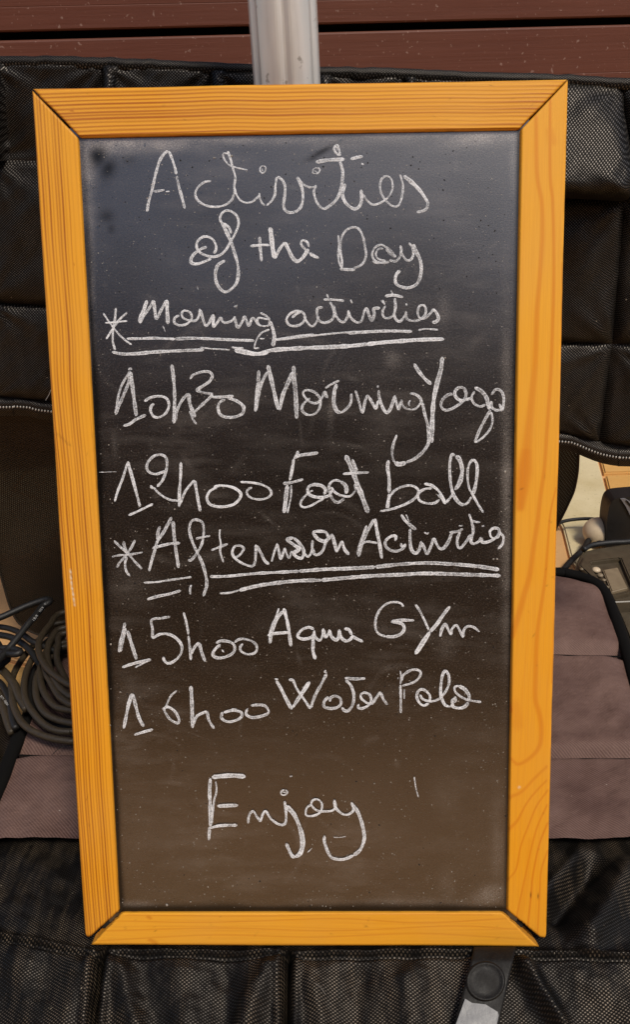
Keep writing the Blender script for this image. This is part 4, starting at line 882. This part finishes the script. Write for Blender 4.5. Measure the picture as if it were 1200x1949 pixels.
adopt(pad, mesh_obj('side_wall', side, [(2 * i, 2 * i + 1, 2 * i + 3, 2 * i + 2) for i in range(len(C) - 1)], M_TAPE))
for s, (a, c_) in ((1246, (1020, 1188)), (1444, (28, 1245)), (1246, (115, 400))):
    L_ = [(x, s + 5 * mnoise.noise(Vector((x / 120., s, 0))) + (-4 if x < 500 else 4)) for x in np.arange(a, c_, 6)]
    V, F = tube([at_z(x, y, PZ) + np.array([0, 0, .0015 + .004 * mnoise.noise(Vector((x / 90., y / 70., 7)))]) for x, y in L_], .0016, 6); adopt(pad, mesh_obj('seam', V, F, M_TAPE, None, True))
V, F = tube([at_z(x, y, PZ + .017) for x, y in catmull(np.array([(100, 1436), (108, 1428), (118, 1421), (128, 1419), (140, 1418)]), 3)], .0005, 5)
adopt(pad, mesh_obj('loose_thread', V, F, M_CABLEK))

# ================================================================== FRONT BLACK QUILT (the board stands on it)
front = thing('quilted_mat', 'worn black quilted mat with a tape strap, under the foot of the chalkboard', 'mat', (0, 0, 0))
def ybend(x): return np.interp(x, [-120, 0, 110, 190, 205, 545, 900, 1200, 1400], [1752, 1778, 1800, 1816, 1810, 1813, 1810, 1818, 1822])
SEAMX = [[(-150, 1800), (-170, 1949)], [(197, 1815), (186, 1880), (180, 1949)], [(551, 1800), (547, 1880), (546, 1949)], [(915, 1800), (900, 1949)], [(1330, 1800), (1340, 1949)]]
RIDGE = [(165, 1830, 120, 1990, 34, .013), (225, 1826, 262, 1990, 24, .012), (345, 1830, 350, 1990, 34, .008), (525, 1826, 450, 1990, 26, .015), (585, 1830, 620, 1990, 20, .007), (770, 1840, 790, 1990, 34, .009), (985, 1826, 1090, 2000, 17, .019),
         (1080, 1840, 1220, 1950, 34, .007), (30, 1800, 60, 1990, 40, .008), (1210, 1640, 1110, 1800, 34, .020), (1135, 1640, 1050, 1750, 24, -.020), (1110, 1615, 1000, 1740, 14, .007), (100, 1640, 30, 1760, 50, .006), (430, 1840, 440, 1990, 26, -.008), (690, 1840, 670, 1990, 26, -.007)]
def seam_x(k, y): s = SEAMX[k]; return np.interp(y, [p[1] for p in s], [p[0] for p in s])
def front_h(x, y):
    yb = ybend(x); h = 0.0
    if y > yb:
        for k in range(5):
            d = abs(x - seam_x(k, y)); h -= .022 * math.exp(-(d / 5.5) ** 1.2); h += .006 * math.exp(-((d - 16) / 9) ** 2)
        t = min(1., (y - yb) / 16); h -= .006 * math.exp(-((y - yb - 12) / 5) ** 2); h += .004 * t
    else: h += .0
    h += .0045 * math.exp(-((y - yb) / 5.5) ** 2)
    for (x1, y1, x2, y2, w_, a) in RIDGE:
        dx, dy = x2 - x1, y2 - y1; L = math.hypot(dx, dy); t = ((x - x1) * dx + (y - y1) * dy) / L / L
        if -.1 < t < 1.1:
            d = ((x - x1) * dy - (y - y1) * dx) / L; h += a * math.exp(-(d / w_) ** 2) * max(0, min(1, (t + .1) * 4)) * max(0, min(1, (1.1 - t) * 5))
    h += .0035 * mnoise.noise(Vector((x / 60., y / 60., 11))) + .0012 * mnoise.noise(Vector((x / 17., y / 17., 12)))
    return h
def drop(x, y): yb = ybend(x); return max(0, (y - yb)) * .00022 * (1 if y > yb else 0)
def fpanel(name, xa, xb, ya, yb_, nx, ny, mat):
    V = []; UVs = []
    for b in range(ny):
        for a in range(nx):
            v = b / (ny - 1); u = a / (nx - 1)
            y = None; x = 600; yy = 1850
            for _ in range(3):
                x = xa(yy) * (1 - u) + xb(yy) * u; yy = ya(x) * (1 - v) + yb_(x) * v
            p = at_z(x, yy, -.010 - drop(x, yy)); p[2] += front_h(x, yy); V.append(p); UVs.append((p[0], p[1] * 1.15))
    return adopt(front, mesh_obj(name, V, grid_faces(nx, ny), mat, None, True, UVs))
fpanel('top_panel', lambda y: -330, lambda y: 1500, lambda x: 1560, ybend, 420, 70, M_NYLF)
for k in range(4):
    fpanel('quilted_panel', lambda y, k=k: seam_x(k, max(y, 1800)), lambda y, k=k: seam_x(k + 1, max(y, 1800)), ybend, lambda x: 2060, 110, 70, M_NYLF)
# tape strap with a pressed disc
def strap_pt(s, t, off):            # s along 0..1, t across -1..1
    cx_ = np.interp(s, [0, 1], [943, 893]); cy_ = np.interp(s, [0, 1], [1803, 2010]); hw = np.interp(s, [0, .3, 1], [40, 41, 44])
    x, y = cx_ + hw * t, cy_ + 6 * t * 0
    p = at_z(x, y, .006 * min(1, s * 8) - .002 - drop(x, y) + off); return p
n1, n2 = 60, 16; V = []; UVs = []
for a in range(n1):
    for b in range(n2):
        s, t = a / (n1 - 1), -1 + 2 * b / (n2 - 1); p = strap_pt(s, t, .0012 * mnoise.noise(Vector((s * 4, t, 4)))); V.append(p); UVs.append((p[0], p[1]))
def mat_strap():
    t = NT('shiny black tape'); n = t.noise(t.coord('UV'), 60, 4, .6); n2 = t.noise(t.coord('UV'), 700, 2)
    c = t.mix(n, (.004, .0034, .003), (.012, .010, .008)); c = t.mix(t.ramp(n2, [(.62, 0.), (.75, .4)]), c, (.10, .08, .06))
    return t.set(Base_Color=c, Roughness=t.ramp(n, [(.3, .40), (.7, .62)]), Specular_IOR_Level=.17, Normal=t.bump(n, .002, .4))
M_STRAP = mat_strap()
st = adopt(front, mesh_obj('strap', V, grid_faces(n2, n1), M_STRAP, None, True, UVs)); st['label'] = 'shiny black tape strap with a pressed round disc'
md = st.modifiers.new('thickness', 'SOLIDIFY'); md.thickness = .0015; md.offset = -1
V = []; cx_, cy_, rr_ = 925, 1867, 36
rad = [0, .6, .86, .93, 1.0, 1.05]; hgt = [.0013, .0013, .0011, .0019, .0016, .0004]
for r_, h_ in zip(rad, hgt):
    for q_ in range(48): a = q_ * 2 * math.pi / 48; x, y = cx_ + rr_ * r_ * math.cos(a), cy_ + rr_ * 1.02 * r_ * math.sin(a); V.append(at_z(x, y, .006 - drop(x, y) + h_))
F = [(i * 48 + k, i * 48 + (k + 1) % 48, (i + 1) * 48 + (k + 1) % 48, (i + 1) * 48 + k) for i in range(5) for k in range(48)]
dd = mesh_obj('pressed_disc', V, F, M_STRAP, st, True, [(v[0], v[1]) for v in V]); dd.matrix_parent_inverse = st.matrix_world.inverted()
M_PATCH = mat_simple('dull grey plastic film', (.10, .10, .105), .38, 0, 120, .3, .0004)
pp = [(886, 1900), (899, 1908), (925, 1911), (948, 1925), (950, 1932), (935, 2000), (858, 2000), (868, 1950)]
V = [at_z(x, y, .0075 - drop(x, y) + .001) for x, y in pp]; V += [v - np.array([0, 0, .001]) for v in V]; n = len(pp)
dd = mesh_obj('grey_patch', V, [tuple(range(n))] + [(k, (k + 1) % n, n + (k + 1) % n, n + k) for k in range(n)], M_PATCH, st)
for pts in ("600,1870 612,1880 620,1892",):
    V, F = tube([at_z(x, y, -.0105 - drop(x, y) + front_h(x, y) + .002) for x, y in catmull(np.array([tuple(map(float, q.split(','))) for q in pts.split()]), 3)], .00012, 4)
    adopt(front, mesh_obj('lint_thread', V, F, M_FLECK))
# dark flap lying beside the pad, left
V = []; UVs = []
for b in range(30):
    for a in range(24):
        u, v = a / 23, b / 29; y = 1345 + (1640 - 1345) * v; x = -150 * (1 - u) + (np.interp(y, [1345, 1400, 1640], [8, 32, -48])) * u
        p = at_z(x, y, -.02 + .012 * mnoise.noise(Vector((x / 30., y / 40., 3)))); V.append(p); UVs.append((p[0], p[1]))
adopt(front, mesh_obj('side_flap', V, grid_faces(24, 30), mat_nylon('brown black netting', pitch=.005, lite=(.07, .045, .02), wear_glint=(.35, .7)), None, True, UVs))

# ================================================================== CABLE COIL
coil = thing('cable_coil', 'coil of dusty black cable heaped at the left beside the chalkboard', 'cable', tuple(at_z(150, 1300, 0)))
C7 = lambda s: np.array([tuple(map(float, q.split(','))) for q in s.split()]) / 3.9 + np.array([0, 1120])
def loop(pts, z0, z1, mat, r=.0052, mirror=175):
    L = C7(pts); L = L[L[:, 0] <= 150]
    half = L if L[0][1] > L[-1][1] else L[::-1]                 # bottom first, then up the left side
    rt = half[::-1].copy(); rt[:, 0] = 2 * mirror - rt[:, 0]
    C = np.vstack([half, rt]); C = np.vstack([C, C[:1]]); C = catmull(C, 4)[:-2]
    P = []
    for i, (x, y) in enumerate(C):
        z = z0 + (z1 - z0) * i / len(C) + .0035 * math.sin(i * .045 + z0 * 900); P.append(at_z(x, y, z))
    V, F = tube(P, r, 12, closed=True); return adopt(coil, mesh_obj('cable_loop', V, F, mat, None, True))
loop("540,1135 390,1112 250,1062 160,990 105,880 82,760 97,650 140,560 205,470 290,380 350,310 450,255", .028, .026, M_CABLE)
loop("540,1062 430,1056 330,1010 245,920 192,830 178,730 195,620 245,510 310,430 400,360 480,330", .034, .034, M_CABLE)
loop("540,1000 430,975 335,925 285,850 265,760 272,660 310,590 380,500 480,430", .040, .040, M_CABLE)
loop("540,905 430,885 360,825 315,740 296,640 310,560 380,470 480,400", .046, .048, M_CABLE)
loop("520,715 430,660 350,590 302,510 285,430 305,360 370,270 480,175", .064, .066, M_CABLE)
loop("520,800 450,740 390,640 355,540 350,470 380,380 480,290", .056, .058, M_CABLE)
loop("500,700 450,600 422,520 430,430 480,330", .056, .058, M_CABLE)
loop("520,860 440,800 380,700 340,620 330,520 370,420 490,330", .050, .050, M_CABLE)
loop("540,1030 420,1020 320,970 240,880 215,760 230,660 280,560 400,470", .018, .018, M_CABLEK)
def strand(pts, z, mat, r=.0048, name='cable_strand', par=None, conv=C7):
    C = catmull(conv(pts), 4); zz = np.interp(np.linspace(0, 1, len(C)), np.linspace(0, 1, len(z)), z)
    V, F = tube([at_z(x, y, q_) for (x, y), q_ in zip(C, zz)], r, 12); o = mesh_obj(name, V, F, mat, None, True)
    return adopt(par or coil, o)
strand("-120,250 0,215 100,172 200,128 300,92 350,80 372,92 350,112 318,130 265,200 200,275 130,365 60,450 -40,560 -120,640", [.085, .09, .10, .09, .075, .07], M_CABLEK, .0055)
strand("-100,285 0,285 80,300 160,335 240,392 330,430 420,470", [.06, .062, .06, .05], M_CABLEK, .0048)
strand("-100,330 0,345 80,362 150,400 215,450 280,540 330,600", [.05, .055, .05, .04], M_CABLEK, .0055)
strand("-120,400 -20,440 60,445 130,455 150,470 120,485 40,480 -60,450 -120,420", [.07, .075, .07], M_CABLEK, .0055)
strand("-100,350 -20,400 20,470 60,520 20,560 -60,640", [.05, .05, .045], M_CABLEK, .005)
strand("-100,500 0,590 60,650 110,720 150,820 200,900", [.035, .036, .03], M_CABLE, .0065)
strand("-100,640 0,700 40,760 70,830 80,900 95,985 120,1040", [.03, .03, .022], M_CABLEK, .005)
strand("-100,700 0,790 30,900 60,1000 90,1075", [.02, .02, .012], M_CABLE, .006)
# white print on two strands
def print_bits(pts, z, n, w_=.0016):
    C = catmull(C7(pts), 1.0); V = []; F = []
    for i in np.linspace(0, len(C) - 3, n).astype(int):
        if random.random() < .2: continue
        a, b = C[i], C[i + 2]; t = (b - a) / np.linalg.norm(b - a); nn = np.array([-t[1], t[0]]); hh = random.uniform(1.4, 2.6); o_ = random.uniform(-.8, .8); k = len(V); wd = random.uniform(.5, .9)
        for p in (a + nn * (o_ - hh), a + nn * (o_ + hh), a + t * wd + nn * (o_ + hh), a + t * wd + nn * (o_ - hh)): V.append(at_z(p[0], p[1], z))
        F.append((k, k + 1, k + 2, k + 3))
    o = adopt(coil, mesh_obj('printed_marking', V, F, M_PRINT)); o['kind'] = 'stuff'
print_bits("318,138 290,175", .1, 7); print_bits("275,198 245,240", .097, 10)
print_bits("345,108 325,118", .103, 6); print_bits("8,795 60,870", .036, 12)

# ================================================================== THINGS AT THE RIGHT
C5 = lambda s: np.array([tuple(map(float, q.split(','))) for q in s.split()]) / 3.9 + np.array([960, 800])
# thin black wire on the paving
wire = thing('thin_wire', 'thin black wire curving over the cream paving at the right', 'wire', tuple(at_z(1110, 990, FZ)))
C = catmull(C5("250,860 330,810 390,772 450,748 530,735 620,730 700,735 780,745 860,760"), 3)
V, F = tube([at_z(x, y, FZ + .03) for x, y in C], .0040, 8); adopt(wire, mesh_obj('wire_run', V, F, M_CABLEK, None, True))
lead = thing('black_lead', 'short black lead looping beside the grey plastic box', 'cable', tuple(at_z(1110, 1050, FZ)))
C = catmull(C5("380,1180 440,1110 500,1040 560,985 600,940 620,900 655,882 690,890 720,915 760,920"), 3)
V, F = tube([at_z(x, y, FZ + .02) for x, y in C], .0062, 10); adopt(lead, mesh_obj('lead_run', V, F, M_CABLEK, None, True))
C = catmull(C5("590,960 640,930 720,915 820,905 900,902 1000,890 1100,880"), 3)
V, F = tube([at_z(x, y, FZ + .06) for x, y in C], .0058, 10); adopt(lead, mesh_obj('lead_run', V, F, M_CABLEK, None, True))
# pale round float
c = at_z(985 + 155, 1012, FZ + .03); ballt = thing('cream_ball', 'cream round plastic ball on the paving beside the black arch', 'ball', (c[0], c[1], FZ))
M_IVORY = mat_simple('ivory plastic', (.60, .47, .31), .35, 0, 60, .15)
bm = bmesh.new(); bmesh.ops.create_uvsphere(bm, u_segments=32, v_segments=20, radius=.034); 
for v in bm.verts: v.co.z = v.co.z * .95; v.co += Vector(c)
adopt(ballt, bm_obj('ball_shell', bm, M_IVORY, None, True))
V, F = tube([c + np.array([.006, -.030, -.012]), c + np.array([.007, -.0335, -.013])], .0028, 12); adopt(ballt, mesh_obj('screw_hole', V, F, M_DARK))
# black arch (belt clip) with grey inner face
arch = thing('black_bracket', 'black arched bracket with a ridged grey face at the right edge', 'bracket', tuple(at_z(1185, 1010, FZ)))
ypl = at_z(1170, 1035, FZ + .02)[1]
ap = "750,960 760,860 765,760 775,680 790,625 815,592 850,578 940,568 1040,566 1100,600 1110,700 1110,960"
A_ = [at_y(x, y, ypl) for x, y in catmull(C5(ap), 5)]
def extr(P, dy, mat, name, par, shift=0.):
    n = len(P); V = [p + np.array([0, shift, 0]) for p in P] + [p + np.array([0, shift + dy, 0]) for p in P]
    F = [tuple(range(n)), tuple(range(n, 2 * n))[::-1]] + [(k, (k + 1) % n, n + (k + 1) % n, n + k) for k in range(n)]
    bm = bmesh.new(); vs = [bm.verts.new(v) for v in V]
    for f in F: bm.faces.new([vs[i] for i in f])
    bmesh.ops.recalc_face_normals(bm, faces=bm.faces[:]); return adopt(par, bm_obj(name, bm, mat))
extr(A_, .05, M_CABLEK, 'bracket_body', arch)
M_GREYP = mat_simple('grey ridged plastic', (.16, .15, .155), .4, 0, 80, .2)
extr([at_y(x, y, ypl - .004) for x, y in C5("868,585 900,582 1000,640 1000,760 936,702 905,640")], .004, M_GREYP, 'grey_face', arch)
extr([at_y(x, y, ypl - .006) for x, y in C5("905,598 915,596 980,668 970,676")], .002, M_TAPE, 'face_rib', arch)
# grey plastic box with raised square frame
box = thing('plastic_box', 'scuffed grey brown plastic box with a raised square frame behind the mauve pad', 'box', tuple(at_z(1170, 1100, FZ)))
M_BOX = mat_simple('scuffed grey brown plastic', (.070, .053, .032), .34, 0, 45, .5, .001)
M_BOX2 = mat_simple('worn tan plastic', (.22, .165, .10), .45, 0, 60, .3, .0006)
bz = FZ + .055
def slab(pts, ztop, h, mat, name, par=None, bev=.004):
    P = [at_z(x, y, ztop) for x, y in C5(pts)]; n = len(P)
    bm = bmesh.new(); top = [bm.verts.new(p) for p in P]; bot = [bm.verts.new(p - np.array([0, 0, h])) for p in P]
    bm.faces.new(top); bm.faces.new(bot[::-1])
    for k in range(n): bm.faces.new((top[k], bot[k], bot[(k + 1) % n], top[(k + 1) % n]))
    bmesh.ops.recalc_face_normals(bm, faces=bm.faces[:])
    bmesh.ops.bevel(bm, geom=[e for e in bm.edges if sum(v in top for v in e.verts) == 2], offset=bev, segments=3, affect='EDGES')
    return adopt(par or box, bm_obj(name, bm, mat, None))
slab("530,1115 535,1060 560,1005 600,965 700,945 840,925 960,905 1100,890 1140,1330 820,1345 700,1200", bz, .05, M_BOX, 'case')
def frame_slab(outer, inner, ztop, h, mat, name):
    O = [at_z(x, y, ztop) for x, y in C5(outer)]; I = [at_z(x, y, ztop) for x, y in C5(inner)]; n = len(O); bm = bmesh.new()
    r = [[bm.verts.new(p - np.array([0, 0, d])) for p in Q] for Q, d in ((O, h), (O, 0), (I, 0), (I, h))]
    for a in range(3):
        for k in range(n): bm.faces.new((r[a][k], r[a][(k + 1) % n], r[a + 1][(k + 1) % n], r[a + 1][k]))
    bmesh.ops.recalc_face_normals(bm, faces=bm.faces[:])
    bmesh.ops.bevel(bm, geom=[e for e in bm.edges if all(v.co.z > ztop - 1e-4 for v in e.verts)], offset=.0025, segments=2, affect='EDGES')
    return adopt(box, bm_obj(name, bm, mat))
frame_slab("560,1075 600,1000 870,960 1090,930 1120,1240 800,1300", "640,1080 655,1045 865,1020 960,1240 950,1260 790,1285", bz + .010, .012, M_BOX, 'raised_frame')
slab("735,1108 845,1088 920,1240 800,1272", bz + .006, .008, M_BOX2, 'window', None, .002)
for (x, y, r_) in ((685, 1110, .0085), (715, 1150, .006), (742, 1185, .004), (762, 1238, .0045), (582, 1105, .0045)):
    q_ = C5('%d,%d' % (x, y))[0]; p = at_z(q_[0], q_[1], bz + .006); bm = bmesh.new(); bmesh.ops.create_uvsphere(bm, u_segments=14, v_segments=8, radius=r_)
    for v in bm.verts: v.co.z *= .6; v.co += Vector(p)
    adopt(box, bm_obj('screw_head', bm, M_BOX2 if r_ < .008 else M_IVORY, None, True))
slab("800,1310 940,1275 1100,1260 1200,1700 960,1700 880,1500", FZ + .03, .03, M_BOX, 'lower_lip')
